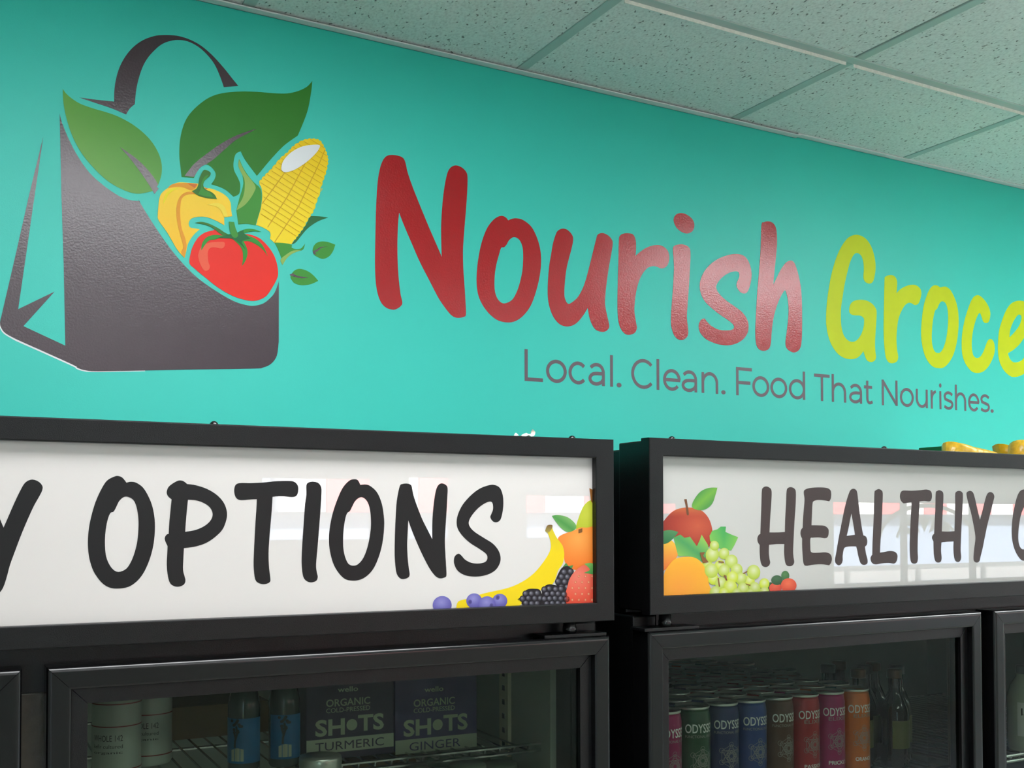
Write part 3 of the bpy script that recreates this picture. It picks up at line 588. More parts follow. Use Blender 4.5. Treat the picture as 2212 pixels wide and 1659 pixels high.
    for (sa, sb, ya, yb, z) in shelves:
        bm = bmesh.new()
        for y, zz in ((ya, z+.009), (ya, z-.001), (yb, z), ((ya+yb)/2, z-.004)): tube(bm, (sa, y, zz), (sb, y, zz), .0026)
        n = int((sb-sa)/.024)
        for i in range(n+1):
            x = sa+(sb-sa)*i/n; tube(bm, (x, ya, z+.009), (x, ya+.004, z), .0016, 5); tube(bm, (x, ya+.004, z), (x, yb, z), .0016, 5)
        for x in (sa, sb-.0):
            tube(bm, (x, ya, z), (x, yb, z), .0028)
        bm_out(bm, 'wire_shelf', 'wire', R_, local=True)
    return F
mat('anodised', (9, 9, 10), .22, spec=.4, noise=.1, nscale=30)
mat('mullion', (58, 52, 42), .3, noise=.3, nscale=60, bump=.8, bscale=160)
TH1 = -.039
P1 = Plane((.8845, 0, 0), TH1); P2 = Plane((.9465, 0, 0), 0)
u1 = P1.uv
zt1, zb1 = u1(1327, 949.5)[1], u1(1327, 1340.5)[1]
dl, dr = u1(101, 1446)[0], u1(1320, 1371)[0]; d1r = u1(48, 1450)[0]; W2 = dr-dl
zd1 = u1(700, 1409)[1]
F1 = build_fridge(P1, d1r-W2-.008, 0, zt1, zb1, (d1r-W2+.02, u1(1288, 1100)[0], (u1(1288, 1299)[1]+u1(0, 1358.7)[1])/2, (u1(1288, 987.5)[1]+u1(0, 952)[1])/2),
    [(d1r-W2, d1r, zd1), (dl, dr, zd1)], 'black two-door cooler on the left, sign ending in OPTIONS', [(467, 914), (1245, 943)], (0, dr-.055),
    [(dl+.02, dr-.02, .12, .66, 1.545), (dl+.02, dr-.02, .06, .66, 1.36)])
u2 = P2.uv
zt2, zb2_ = u2(1700, 958)[1], u2(1408, 1329)[1]
zt2 = (u2(1402, 943)[1]+u2(2212, 983)[1])/2
e0, e1, e2 = u2(1402.5, 1372)[0], u2(2122.5, 1314)[0], u2(2149, 1318)[0]; zd2 = (u2(1410, 1373)[1]+u2(2121.6, 1315)[1])/2
F2 = build_fridge(P2, 0, e2+(e1-e0)+.008, zt2, zb2_, (u2(1434, 1100)[0], e2+(e1-e0)-.02, (u2(1434, 1284.5)[1]+u2(2212, 1256.5)[1])/2, (u2(1434, 985)[1]+u2(2212, 1012.5)[1])/2),
    [(e0, e1, zd2), (e2, e2+e1-e0, zd2)], 'black two-door cooler on the right, sign starting with HEALTHY', [(1462, 947), (1922, 970)], (e0+.045, 0),
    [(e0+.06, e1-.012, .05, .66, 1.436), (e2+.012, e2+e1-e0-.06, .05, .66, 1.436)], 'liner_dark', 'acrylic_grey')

# printed letters on the signs
S1 = {'Y': ['H: 28,662c 60,590 110,475 160,370 200,305 250,280 300,292 335,325 338,360 315,410 270,490 215,610 165,730 120,850 80,960 50,1070 20,1150 -20,1190 -70,1180 -100,1140 -100,1080 -75,980 -55,900 -60,850 -90,750 -130,600 -170,480 -190,380 -160,330 -110,320 -70,350 -50,420 -20,540'],
 'O': ['H: 905,258 940,251 975,265 1008,305c 1040,297 1085,305 1140,345 1185,420 1215,500 1232,600 1233,700 1220,810 1190,920 1145,1020 1090,1090 1020,1135 930,1148 860,1135 800,1090 745,1010 712,910 700,800 705,690 725,580 760,460 805,360 850,290', 'H: 878,548 905,535 925,500 950,450 985,420 1020,418 1060,440 1085,490 1100,570 1103,650 1095,760 1075,850 1045,930 1005,990 945,1015 900,995 865,945 843,880 836,790 840,700 855,610'],
 'P': ['H: 1330,365 1345,335 1385,305 1425,287 1460,292 1490,315c 1560,325 1650,355 1730,405 1785,470 1808,545 1800,610 1770,680 1710,740 1640,785 1560,812 1465,826c 1460,920 1458,1000 1470,1050 1477,1085 1465,1115 1430,1132 1390,1130 1355,1105 1337,1050 1328,960 1332,870 1335,810c 1318,775 1312,745 1325,720 1343,712c 1348,620 1358,520 1366,437c 1340,415 1328,390', 'H: 1497,441c 1560,445 1620,465 1670,500 1693,550 1680,600 1635,645 1560,680 1475,696c 1480,620 1488,530'],
 'T': ['I: -200,370 -190,325 -155,308 -65,308 35,303 130,293 230,290 280,298 308,330 310,375 295,410 260,420 200,414 150,413 106,418c 100,520 90,640 80,760 74,870 78,980 88,1060 85,1095 50,1112 5,1108 -30,1080 -42,1010 -45,930 -40,800 -32,650 -22,500 -20,436c -70,438 -130,444 -165,440 -190,415'],
 'I': ['I: 375,325 395,302 430,296 470,307 493,340 496,390 488,520 478,650 466,800 455,920 453,980 460,1025 466,1055 455,1085 420,1098 385,1092 355,1065 342,1010 337,920 342,800 350,680 358,560 365,470 375,400'],
 'O2': ['I: 715,290 755,277 785,285 805,322c 850,319 890,335 940,385 975,470 992,570 995,650 985,760 960,870 915,980 860,1045 800,1078 735,1084 680,1070 630,1020 590,950 563,850 555,750 565,640 590,530 625,430 665,345', 'I: 702,545 722,530 740,495 765,450 800,423 830,425 860,455 880,510 888,580 888,670 875,760 855,840 825,910 785,955 745,965 710,950 685,900 670,830 668,740 675,650 688,580'],
 'N': ['I: 1118,335 1140,315 1180,312 1210,325 1220,365 1230,410 1260,500 1300,600 1340,680 1378,755c 1378,650 1382,550 1395,430 1410,355 1430,320 1455,310 1485,322 1500,350 1497,430 1490,560 1482,680 1478,770 1482,870 1488,970 1490,1045 1470,1062 1435,1066 1400,1045 1355,985 1300,880 1250,770 1210,670 1187,605c 1182,700 1178,800 1182,900 1190,980 1198,1035 1185,1060 1150,1072 1120,1065 1095,1030 1083,960 1078,860 1080,730 1085,600 1095,450'],
 'S': ['I: 1552,905 1565,882 1588,870 1610,885 1640,918 1690,943 1750,948 1800,935 1817,905 1805,870 1750,830 1680,785 1620,730 1580,670 1572,610 1585,550 1620,480 1680,410 1750,355 1820,327 1870,322 1915,345 1938,400 1944,470 1937,540 1920,600 1890,620 1860,612 1840,580 1848,555 1862,515 1858,470 1838,455 1795,470 1740,510 1690,570 1668,620 1680,660 1720,700 1790,745 1860,790 1905,845 1922,905 1910,960 1870,1010 1800,1042 1720,1053 1640,1042 1580,1005 1552,950']}
for t in S1.values(): decal('printed_letter', F1.PS, loops(F1.PS, *t), 'sign_black', F1.sign, .0002, .0002)
S2 = {'H': ['K: 1160,440 1170,410 1200,396 1235,410 1252,445 1248,560 1238,700 1232,830c 1310,830 1377,826c 1380,700 1388,560 1393,445 1405,412 1435,403 1468,418 1481,455 1478,580 1468,720 1460,880 1455,1000 1458,1060 1465,1110 1450,1140 1420,1150 1392,1138 1378,1100 1370,1020 1372,940c 1300,940 1228,947c 1226,1020 1232,1080 1238,1115 1225,1145 1195,1157 1165,1145 1148,1105 1140,1030 1140,950c 1122,920 1118,885 1130,855 1146,845c 1150,720 1156,560'],
 'E': ['K: 1555,450 1570,425 1620,410 1700,405 1770,410 1805,430 1814,465 1810,510 1795,537c 1750,528 1690,524 1650,535 1638,560 1633,650 1628,762c 1690,763 1750,768 1785,795 1790,830 1782,870 1755,885 1700,877 1640,880 1618,888 1617,960 1625,1015 1680,1022 1760,1018 1805,1035 1820,1075 1813,1115 1795,1140c 1720,1130 1640,1135 1575,1145 1553,1120 1545,1050 1540,960 1540,890c 1525,850 1528,810 1545,785c 1550,680 1560,560 1562,510'],
 'A': ['L: 410,460 425,430 450,418 475,428 488,460 500,560 515,680 533,800 545,857c 570,870 582,905 578,945 560,965c 570,1030 585,1090 580,1125 550,1137 520,1120 500,1060 488,1000 478,963c 430,962 385,967 362,985 350,1050 350,1095 335,1130 310,1140 285,1120 278,1085 290,1020 310,900 335,770 365,620 390,520', 'L: 433,650c 420,710 405,790 388,863c 430,857 466,852c 455,780 443,710'],
 'L': ['L: 650,460 660,435 688,421 715,432 728,460 726,560 720,700 712,830 705,950 702,1020c 740,1015 790,1005 840,1012 865,1040 865,1080 850,1115 830,1125c 780,1118 720,1122 660,1132 625,1115 613,1075 622,1050 630,1040c 632,940 638,800 645,640'],
 'T': ['L: 890,490 900,450 925,435 1000,437 1080,432 1140,425 1180,440 1192,475 1188,515 1170,537 1120,533 1075,538c 1070,640 1063,780 1058,920 1057,1010 1060,1075 1050,1115 1025,1125 1000,1115 988,1075 983,980 985,850 992,700 1000,580 1000,545c 960,550 925,555 900,530'],
 'H2': ['L: 1228,460 1240,440 1262,432 1290,445 1300,475 1297,580 1290,700 1285,820c 1340,822 1405,818c 1408,700 1412,580 1412,470 1425,445 1450,438 1475,450 1484,480 1480,600 1472,750 1466,900 1463,1000 1468,1060 1460,1095 1438,1110 1412,1095 1400,1050 1395,980 1397,915c 1340,918 1282,925c 1278,1000 1283,1070 1275,1105 1250,1115 1225,1100 1212,1050 1208,980 1207,915c 1193,885 1198,860 1213,843c 1218,740 1225,600'],
 'Y': ['L: 1518,465 1530,445 1555,438 1580,455 1595,500 1612,570 1630,650 1645,712c 1665,640 1690,540 1710,475 1735,450 1765,458 1780,490 1770,540 1745,640 1715,760 1690,880 1670,980 1650,1060 1640,1100 1615,1115 1590,1100 1585,1060 1592,980 1602,900 1600,850 1585,760 1560,640 1530,530'],
 'O': ['L: 2005,470 2030,435 2065,425 2090,445 2130,440 2170,480 2195,570 2200,680 2190,820 2160,960 2120,1060 2070,1095 2030,1085 1985,1020 1955,930 1945,830 1950,720 1965,620 1985,530', 'L: 2040,640 2020,720 2008,820 2008,910 2025,970 2055,990 2090,960 2115,880 2130,760 2130,640 2110,560 2080,560']}
for t in S2.values(): decal('printed_letter', F2.PS, loops(F2.PS, *t), 'sign_black_sheen', F2.sign, .0002, .0002)

# the rest of the same two words, running on past the picture's edges
def carry(src, keys, ref, dst, rkey, rsrc, F, m):
    A = loops(src, *ref[rkey])[0]; B = loops(dst, *rsrc)[0]
    ax, ay, bx, by = min(p[0] for p in A), min(p[1] for p in A), min(p[0] for p in B), min(p[1] for p in B)
    k = (max(p[1] for p in B)-by)/(max(p[1] for p in A)-ay)
    for q in keys: decal('printed_letter', dst, [[(bx+(u-ax)*k, by+(v-ay)*k) for u, v in l] for l in loops(src, *ref[q])], m, F.sign, .0002, .0002)
carry(F2.PS, ('H', 'E', 'A', 'L', 'T', 'H2'), S2, F1.PS, 'Y', S1['Y'], F1, 'sign_black')
carry(F1.PS, ('P', 'T', 'I', 'O2', 'N', 'S'), S1, F2.PS, 'O', S2['O'], F2, 'sign_black_sheen')

# printed fruit on the signs
def fr(F, name, txt, colf, off, n=14): return shaded(name, F.PS, loops(F.PS, txt)[0], colf, 'sign_print', F.sign, off, n)
def ell(crop, cx, cy, rx, ry, rot=0, n=10):
    o = []
    for i in range(n):
        a = 2*math.pi*i/n; x, y = rx*math.cos(a), ry*math.sin(a); o.append('%g,%g' % (cx+x*math.cos(rot)-y*math.sin(rot), cy+x*math.sin(rot)+y*math.cos(rot)))
    return crop+': '+' '.join(o)
J = F1
fr(J, 'printed_pear', 'J: 1410,440 1430,370 1470,270 1520,215 1560,207 1600,210 1640,260 1640,500 1500,490 1420,470', radial((206, 210, 70), (176, 190, 40), .4, .6, .7, (150, 165, 30)), .0002)
fr(J, 'printed_pear_stem', 'J: 1527,100c 1560,115c 1565,215 1545,222 1535,160', lambda u, v: lerp((170, 110, 50), (120, 76, 34), u), .0003, 6)
fr(J, 'printed_peach', 'J: 1250,545 1290,510 1400,470 1440,450 1500,450 1620,470 1620,830 1420,830 1320,770 1300,690 1270,600', radial((252, 170, 80), (244, 128, 44), .45, .75, .55, (214, 80, 50)), .0003, 18)
fr(J, 'printed_peach_stem', 'J: 1430,465c 1465,455c 1465,490c 1430,500c', lambda u, v: (128, 84, 40), .0005, 4)
fr(J, 'printed_leaf', 'J: 1195,345c 1250,338 1330,355 1390,400 1412,440 1395,470 1340,490 1290,465 1240,410', lambda u, v: lerp((80, 150, 74), (140, 186, 110), abs((u+v)-1)*1.6), .0004)
fr(J, 'printed_banana', 'J: 1140,475c 1155,440 1195,435 1205,470 1240,540 1290,610 1305,690 1290,770 1250,830 1215,930 1150,980 950,1060 920,1130 800,1160 600,1165 350,1165c 365,1105 440,1080 600,1030 800,985 930,930 1040,850 1130,740 1180,650 1185,580 1160,500', lambda u, v: lerp((244, 214, 20), (206, 190, 60), (v-.65)*2.2), .0004, 26)
fr(J, 'printed_banana_tip', 'J: 1135,480c 1155,430 1200,428 1190,465 1160,495', lambda u, v: lerp((120, 90, 50), (176, 160, 80), 1-v), .0006, 5)
def drupes(F, crop, poly, step, r, seed, off):
    """a printed blackberry: a dark body with shining drupelets"""
    body = fr(F, 'printed_blackberry', crop+': '+poly, lambda u, v: (34, 30, 34), off, 4)
    pts = [tuple(float(q) for q in w.rstrip('c').split(',')) for w in poly.split()]; g = random.Random(seed); vs_, fs, col = [], [], []
    x0, x1 = min(p[0] for p in pts), max(p[0] for p in pts); y0, y1 = min(p[1] for p in pts), max(p[1] for p in pts); jj = 0
    y = y0
    while y < y1+step:
        x = x0+(step/2 if jj % 2 else 0)
        while x < x1+step:
            if inside(x, y, pts):
                cx, cy = x+g.uniform(-4, 4), y+g.uniform(-4, 4); cr = CROP[crop]; k = len(vs_)
                for ring, (rr, cc) in enumerate(((.0, (150, 150, 160)), (.4, (92, 90, 100)), (.75, (46, 42, 50)), (1, (22, 19, 24)))):
                    for i in range(10):
                        a = 2*math.pi*i/10; sh = (1-rr)*r*.3
                        h = F.PS.uv(cr[0]+(cx-sh+rr*r*math.cos(a))/cr[2], cr[1]+(cy-sh+rr*r*math.sin(a))/cr[2]); vs_.append(F.PS.xyz(*h, off+.0001)); col.append(C(*cc))
                for q in range(3):
                    for i in range(10): fs.append((k+q*10+i, k+q*10+10+i, k+q*10+10+(i+1) % 10, k+q*10+(i+1) % 10))
            x += step
        y += step*.86; jj += 1
    mesh('drupelets', vs_, [f[::-1] for f in fs], 'sign_print', body, col=col)
fr(J, 'printed_leaf', 'J: 1290,800c 1320,760c 1345,790c 1385,780c 1360,830 1310,830', lambda u, v: (84, 140, 70), .0004, 4)
drupes(J, 'J', '1250,860 1290,800 1350,795 1375,850 1365,920 1340,990 1260,985 1228,930', 52, 30, 1, .0005)
drupes(J, 'J', '1105,1040 1120,980 1170,950 1250,965 1320,980 1330,1130 1100,1140', 50, 29, 2, .0006)
fr(J, 'printed_leaf', 'J: 890,1085c 930,1060c 940,1010c 960,1050c 950,1125c', lambda u, v: (90, 150, 80), .0004, 4)
drupes(J, 'J', '940,1060 970,1000 1040,990 1095,1010 1110,1135 940,1140', 50, 29, 3, .0005)
def berry_col(u, v):
    c_ = radial((240, 130, 110), (232, 84, 60), .35, .75, .6, (206, 60, 44))(u, v); return c_
sb = fr(J, 'printed_strawberry', 'J: 1325,1120 1335,960 1370,870 1440,800 1500,785 1620,840 1620,1120', berry_col, .0007)
gg = random.Random(5)
for i in range(4):
    for j in range(5):
        x, y = 1375+i*58+(j % 2)*28, 880+j*52
        if x < 1575 and not (j == 0 and i == 0): fr(J, 'seed', ell('J', x, y, 10, 13, .4, 8), radial((250, 200, 150), (200, 70, 50), .5, .5, .6), .0008, 4).parent = sb
for o in sb.children: o.matrix_basis = Matrix()
fr(J, 'printed_leaf', 'J: 1480,770c 1540,762 1600,790c 1600,880c 1550,862 1475,850c 1530,820', lambda u, v: lerp((70, 140, 70), (120, 180, 90), v), .0009, 6)
for cx, cy, r in ((225, 1135, 84), (508, 1098, 70), (735, 1098, 66), (622, 1130, 76)):
    b_ = fr(J, 'printed_blueberry', ell('J', cx, cy, r, r*.96, 0, 14), radial((150, 146, 208), (104, 98, 172), .45, .65, .5, (58, 52, 110)), .0005 if cx != 622 else .0007)
    if cx != 225: fr(J, 'blueberry_crown', ell('J', cx+(-38 if cx == 508 else 38 if cx == 622 else -20), cy+(10 if cx != 735 else -30), 18, 22, .3, 10), radial((60, 54, 110), (110, 104, 170), .5, .5, .6), .0008, 5)
K = F2
def applecol(u, v):
    c_ = radial((206, 96, 66), (176, 66, 50), .72, .55, .45, (150, 52, 44))(u, v); return lerp(c_, (226, 140, 80), max(0, v-.78)*3)
fr(K, 'printed_apple', 'K: 215,760 260,690 330,625 420,597 520,600 600,630 660,700 690,790 690,860 660,970 560,970 400,910 215,840', applecol, .0002, 18)
fr(K, 'printed_apple_stem', 'K: 425,518c 450,515c 470,655 450,660 440,580', lambda u, v: (118, 76, 50), .0004, 4)
fr(K, 'printed_leaf', 'K: 500,590 520,520 580,445 660,410 740,408c 720,480 690,560 630,610 560,620', lambda u, v: lerp((122, 180, 70), (84, 152, 76), abs(u-v)*2), .0004)
fr(K, 'printed_orange', 'K: 215,940 300,900 370,1000 340,1090 260,1170 215,1180', lambda u, v: lerp((240, 120, 60), (250, 200, 70), v), .0003)
fr(K, 'printed_leaf', 'K: 215,830 290,808 370,825c 330,880 270,930 215,930', lambda u, v: lerp((52, 116, 74), (86, 146, 92), v), .0005)
fr(K, 'printed_grape_leaf', 'K: 325,880c 390,850c 430,882c 480,870c 510,912c 545,960c 572,905c 590,850c 620,900c 655,965 640,1040 600,1110c 500,1060 370,1055c 345,960c', lambda u, v: lerp((82, 162, 96), (150, 200, 92), abs(u+v-1)*1.5), .0005)
fr(K, 'printed_grape_leaf', 'K: 665,860c 690,815c 740,800c 770,775c 820,775c 815,825c 870,850c 935,875c 900,950c 870,1000c 760,980 680,930', lambda u, v: lerp((72, 170, 92), (150, 205, 90), abs(u-.5)*1.2+(1-v)*.4), .0005)
fr(K, 'printed_orange', 'K: 235,1230 280,1140 340,1080 430,1060 530,1070 600,1130 640,1220 660,1320 662,1435 232,1435', radial((250, 160, 60), (250, 176, 52), .35, .25, .6, (246, 214, 60)), .0007, 18)
GR = [(640, 1130, 50), (800, 1030, 52), (870, 1105, 62), (760, 1140, 48), (920, 1185, 58), (800, 1190, 56), (1040, 1290, 52), (1080, 1205, 66), (960, 1265, 56), (880, 1255, 56), (690, 1040, 66), (710, 955, 45), (700, 1270, 52), (680, 1190, 66), (770, 1310, 58), (1180, 1315, 50), (1090, 1355, 56), (980, 1360, 56), (860, 1345, 66), (1180, 1390, 46), (720, 1400, 60), (800, 1405, 50), (920, 1410, 52), (1050, 1410, 46)]
for i, (x, y, r) in enumerate(GR):
    fr(K, 'printed_grape', ell('K', x, y, r*.95, r*1.06, gg.uniform(-.5, .5), 12), radial((226, 232, 190), (190, 208, 84) if i % 3 else (206, 220, 60), .5, .62, .45, (150, 172, 48)), .0006+.00002*i, 8)
for t in ('570,1020c 620,1015c 600,1050c 655,1110c 600,1120c', '745,1100c 795,1105c 798,1118c 748,1112c', '795,1230c 815,1235c 830,1285c 815,1280c', '738,1260c 750,1260c 762,1345c 750,1340c', '975,1215c 1020,1192c 1018,1205c 985,1222c', '1000,1310c 1050,1325c 1045,1335c 1005,1320c'):
    fr(K, 'printed_grape_stem', 'K: '+t, lambda u, v: (140, 92, 52), .0013, 3)
for x, y, rx, ry, c1, c2 in ((1240, 1340, 30, 40, (66, 100, 66), (52, 84, 54)), (1285, 1355, 58, 52, (240, 110, 80), (214, 70, 56)), (1300, 1280, 54, 46, (76, 112, 78), (58, 92, 62)), (1378, 1238, 38, 46, (92, 140, 84), (66, 104, 66)), (1410, 1330, 74, 68, (246, 120, 84), (216, 74, 54))):
    fr(K, 'printed_cherry' if c1[0] > 200 else 'printed_leaf', ell('K', x, y, rx, ry, 0, 12), radial(c1, c2, .45, .65, .7), .0006+.00004*len(K.sign.children) % .0004, 8)

# ------------------------------------------------------------------ goods in the coolers
def onY(px, py, Y):
    r = ray(px, py); return EYE+r*((Y-EYE.y)/r.y)
SH2, SH1 = 1.4375, 1.5475     # shelf surfaces
for n_, c_ in dict(can_magenta=(150, 20, 84), can_navy=(34, 44, 92), can_blue=(40, 66, 130), can_brown=(84, 52, 34), can_red=(168, 26, 34), can_rose=(160, 24, 92), can_orange=(206, 104, 24), can_green=(44, 78, 52), can_teal=(24, 92, 96)).items():
    mat(n_, c_, .3, metal=.35, noise=.08, nscale=40)
mat('ink_white', (228, 228, 220), .4, noise=.03); mat('ink_dim', (150, 146, 140), .4, noise=.03)
RC, HC = .0285, .1555
can_prof = [(.022, 0), (.026, .004), (RC, .010), (RC, HC-.018), (.0272, HC-.009), (.0262, HC-.004)]
lid_prof = [(.0262, HC-.0045), (.0275, HC-.0035), (.0278, HC-.001), (.0268, HC), (.0258, HC-.001), (.0248, HC-.0045), (.010, HC-.0048), (.0, HC-.0048)]
def on_can(x, z, off=.0003):
    a = -math.pi/2+x/RC; return ((RC+off)*math.cos(a), (RC+off)*math.sin(a), z)
def emblem(parent, m, zc, r):
    vs_, fs = [], []
    def add(pts, w, cl):
        v, f = stroke_faces(pts, w, cl); k = len(vs_); vs_.extend(on_can(x, zc+y, .0004) for x, y in v); fs.extend(tuple(k+i for i in q) for q in f)
    hexo = [(r*math.sin(math.radians(60*i)), r*math.cos(math.radians(60*i))) for i in range(6)]; hi = [(x*.5, y*.5) for x, y in hexo]
    def seg(a, b): add([(a[0]+(b[0]-a[0])*t/6, a[1]+(b[1]-a[1])*t/6) for t in range(7)], .0005, False)
    for i in range(6):
        seg(hexo[i], hexo[(i+1) % 6]); seg(hexo[i], hexo[(i+2) % 6]); seg(hi[i], hi[(i+2) % 6]); seg(hi[i], hi[(i+1) % 6])
        for q in (hexo[i], hi[i]): add([(q[0]+.2*r*math.cos(t*math.pi/8), q[1]+.2*r*math.sin(t*math.pi/8)) for t in range(16)], .0005, True)
    add([(.2*r*math.cos(t*math.pi/8), .2*r*math.sin(t*math.pi/8)) for t in range(16)], .0005, True)
    mesh('printed_emblem', vs_, fs, m, parent, local=True)
def make_can(color, line2, flavour, label, group=None, print_=True):
    t = empty('drink_can', (0, 0, 0), label=label, cat='can', group=group)
    b = lathe('can_body', can_prof, color, t, 32); lathe('can_lid', lid_prof, 'steel', t, 32, caps=False)
    bm = bmesh.new(); add_box(bm, (-.006, -.012, HC-.0046), (.006, .010, HC-.0036), .0004, 1); bm_out(bm, 'pull_tab', 'steel', t, local=True)
    if print_:
        text_on('printed_name', lambda a, c_: on_can((a-.5)*.056, HC-.0400+c_*.0140), 'ODYSSEY', 'ink_white', b, .01)
        text_on('printed_line', lambda a, c_: on_can((a-.5)*(.056 if line2[0] == 'F' else .038), HC-.0475+c_*(.0042 if line2[0] == 'F' else .006)), line2, 'ink_dim', b)
        emblem(b, 'ink_dim', HC-.083, .0185)
        if flavour: text_on('printed_flavour', lambda a, c_: on_can((a-.5)*.0055*len(flavour), HC-.122+c_*.0065), flavour, 'ink_white', b, .01)
    return t
lidz = SH2
front = [(1.033, .085, 'can_magenta', 'FUNCTIONAL ACTIVE', '', 'magenta drink can at far left of the right cooler, half hidden by the door frame'),
         (1.0985, .096, 'can_green', 'FUNCTIONAL ENERGY', '', 'dark green drink can left of the navy can'), (1.1605, .10, 'can_navy', 'FUNCTIONAL ENERGY', 'DRAGON', 'navy drink can left of the blue can'),
         (1.2195, .10, 'can_blue', 'FUNCTIONAL ENERGY', 'BLACKBERRY', 'blue drink can left of the brown can'), (1.2785, .10, 'can_brown', 'FUNCTIONAL ENERGY', 'COLA', 'brown cola can between the blue and red cans'),
         (1.3375, .10, 'can_red', 'ELIXIR', 'PASSION', 'red drink can right of the brown cola can'), (1.3970, .10, 'can_rose', 'ELIXIR', 'PRICKLY', 'rose pink drink can between the red and orange cans'),
         (1.4570, .10, 'can_orange', 'ELIXIR', 'ORANGE', 'orange drink can at the right end of the front row')]
for x, y, c_, l2, fl, lb in front:
    t = make_can(c_, l2, fl, lb, 'drink cans in the right cooler'); t.location = (x, y, SH2); t.rotation_euler = (0, 0, rng.uniform(-.12, .06))
backs = {c_: None for c_ in ('can_green', 'can_navy', 'can_teal', 'can_brown', 'can_red', 'can_rose', 'can_orange')}
order = ['can_teal', 'can_green', 'can_navy', 'can_blue', 'can_brown', 'can_red', 'can_rose', 'can_orange']
for r in range(1, 8):
    for i in range(9 if r > 2 else 8):
        if i == 8 and r % 2: continue
        c_ = order[(i+(r % 3)) % 8]
        if backs.get(c_) is None:
            t = make_can(c_, '', '', 'silver lidded drink can in the rows behind the front cans', 'drink cans in the right cooler', False); backs[c_] = t
        else: t = copy_tree(backs[c_])
        t.location = (1.042+i*.0597+(r % 2)*.012+rng.uniform(-.002, .002)-(.0 if i < 8 else .0), .10+r*.0605, SH2); t.rotation_euler = (0, 0, rng.uniform(-3, 3))
# dark bottles right of the cans
mat('bottle_dark', (16, 14, 12), .08, noise=.1); mat('label_olive', (84, 86, 22), .5, noise=.15, nscale=60); mat('cap_black', (14, 14, 15), .4, noise=.1); mat('cap_gold', (84, 56, 34), .35, metal=.6, noise=.1)
def bottle(name, prof, m, cap, capm, lab, labm, loc, label, cat='bottle', group=None):
    t = empty(name, loc, rng.uniform(-.3, .3), label=label, cat=cat, group=group); b = lathe('bottle_body', prof, m, t, 28)
    c0 = prof[-1]; lathe('bottle_cap', [(c0[0]+.0018, c0[1]-.012), (c0[0]+.002, c0[1]-.01), (c0[0]+.002, c0[1]+.002), (c0[0]+.0008, c0[1]+.004)], capm, t, 24)
    if lab:
        r, z0, z1, a0, a1 = lab; vs_, fs = [], []
        for i in range(17):
            a = -math.pi/2+a0+(a1-a0)*i/16; vs_ += [((r+.0004)*math.cos(a), (r+.0004)*math.sin(a), z0), ((r+.0004)*math.cos(a), (r+.0004)*math.sin(a), z1)]
        for i in range(16): fs.append((2*i, 2*i+2, 2*i+3, 2*i+1))
        mesh('bottle_label', vs_, fs, labm, t, True, True)
    return t
beer = [(.022, 0), (.025, .003), (.0255, .008), (.0255, .098), (.024, .108), (.017, .124), (.0115, .136), (.0105, .168), (.0118, .172)]
spots = [(1.535, .16), (1.585, .19), (1.590, .125), (1.6365, .16), (1.634, .215), (1.535, .235), (1.590, .26)]
lbs = ['dark bottle right behind the orange can', 'dark bottle second in the back of the brown bottles', 'dark bottle in front, leftmost of the front pair of bottles', 'dark bottle nearest the right door edge of the cans', 'dark bottle behind the one nearest the door edge', 'dark bottle third row behind the orange can', 'dark bottle deepest in the cooler behind the brown bottles']
for i, (x, y) in enumerate(spots):
    bottle('beer_bottle', beer, 'bottle_dark', None, 'cap_black' if i % 2 else 'cap_gold', (.0255, .035, .085, -1.2, .9), 'label_olive', (x, y, SH2), lbs[i], group='dark bottles in the right cooler')
# far right door: a clear bottle and a blue capped one
mat('clear_bottle', (170, 178, 160), .15, noise=.1); mat('blue_drink', (50, 62, 110), .2, noise=.1); mat('white_label', (205, 205, 196), .5, noise=.06)
t = bottle('juice_bottle', [(.03, 0), (.032, .004), (.032, .10), (.026, .125), (.015, .142), (.014, .16)], 'clear_bottle', None, 'cap_black', (.032, .03, .095, -1.2, 1.2), 'white_label', (1.925, .10, SH2), 'pale bottle with white label in the rightmost door')
b = t.children[0]; text_on('printed_name', lambda a, c_: tuple(v*s for v, s in zip(on_can((a-.5)*.04-.008, .07+c_*.014), (.0326/.0288, .0326/.0288, 1))), 'Lewi', 'sign_black', b)
bottle('juice_bottle', [(.03, 0), (.033, .004), (.033, .07), (.028, .09), (.016, .1), (.015, .11)], 'blue_drink', None, 'cap_black', None, None, (2.01, .13, SH2), 'blue bottle beside the pale one in the rightmost door')
mat('orange_pack', (200, 110, 40), .5, noise=.2, nscale=30)
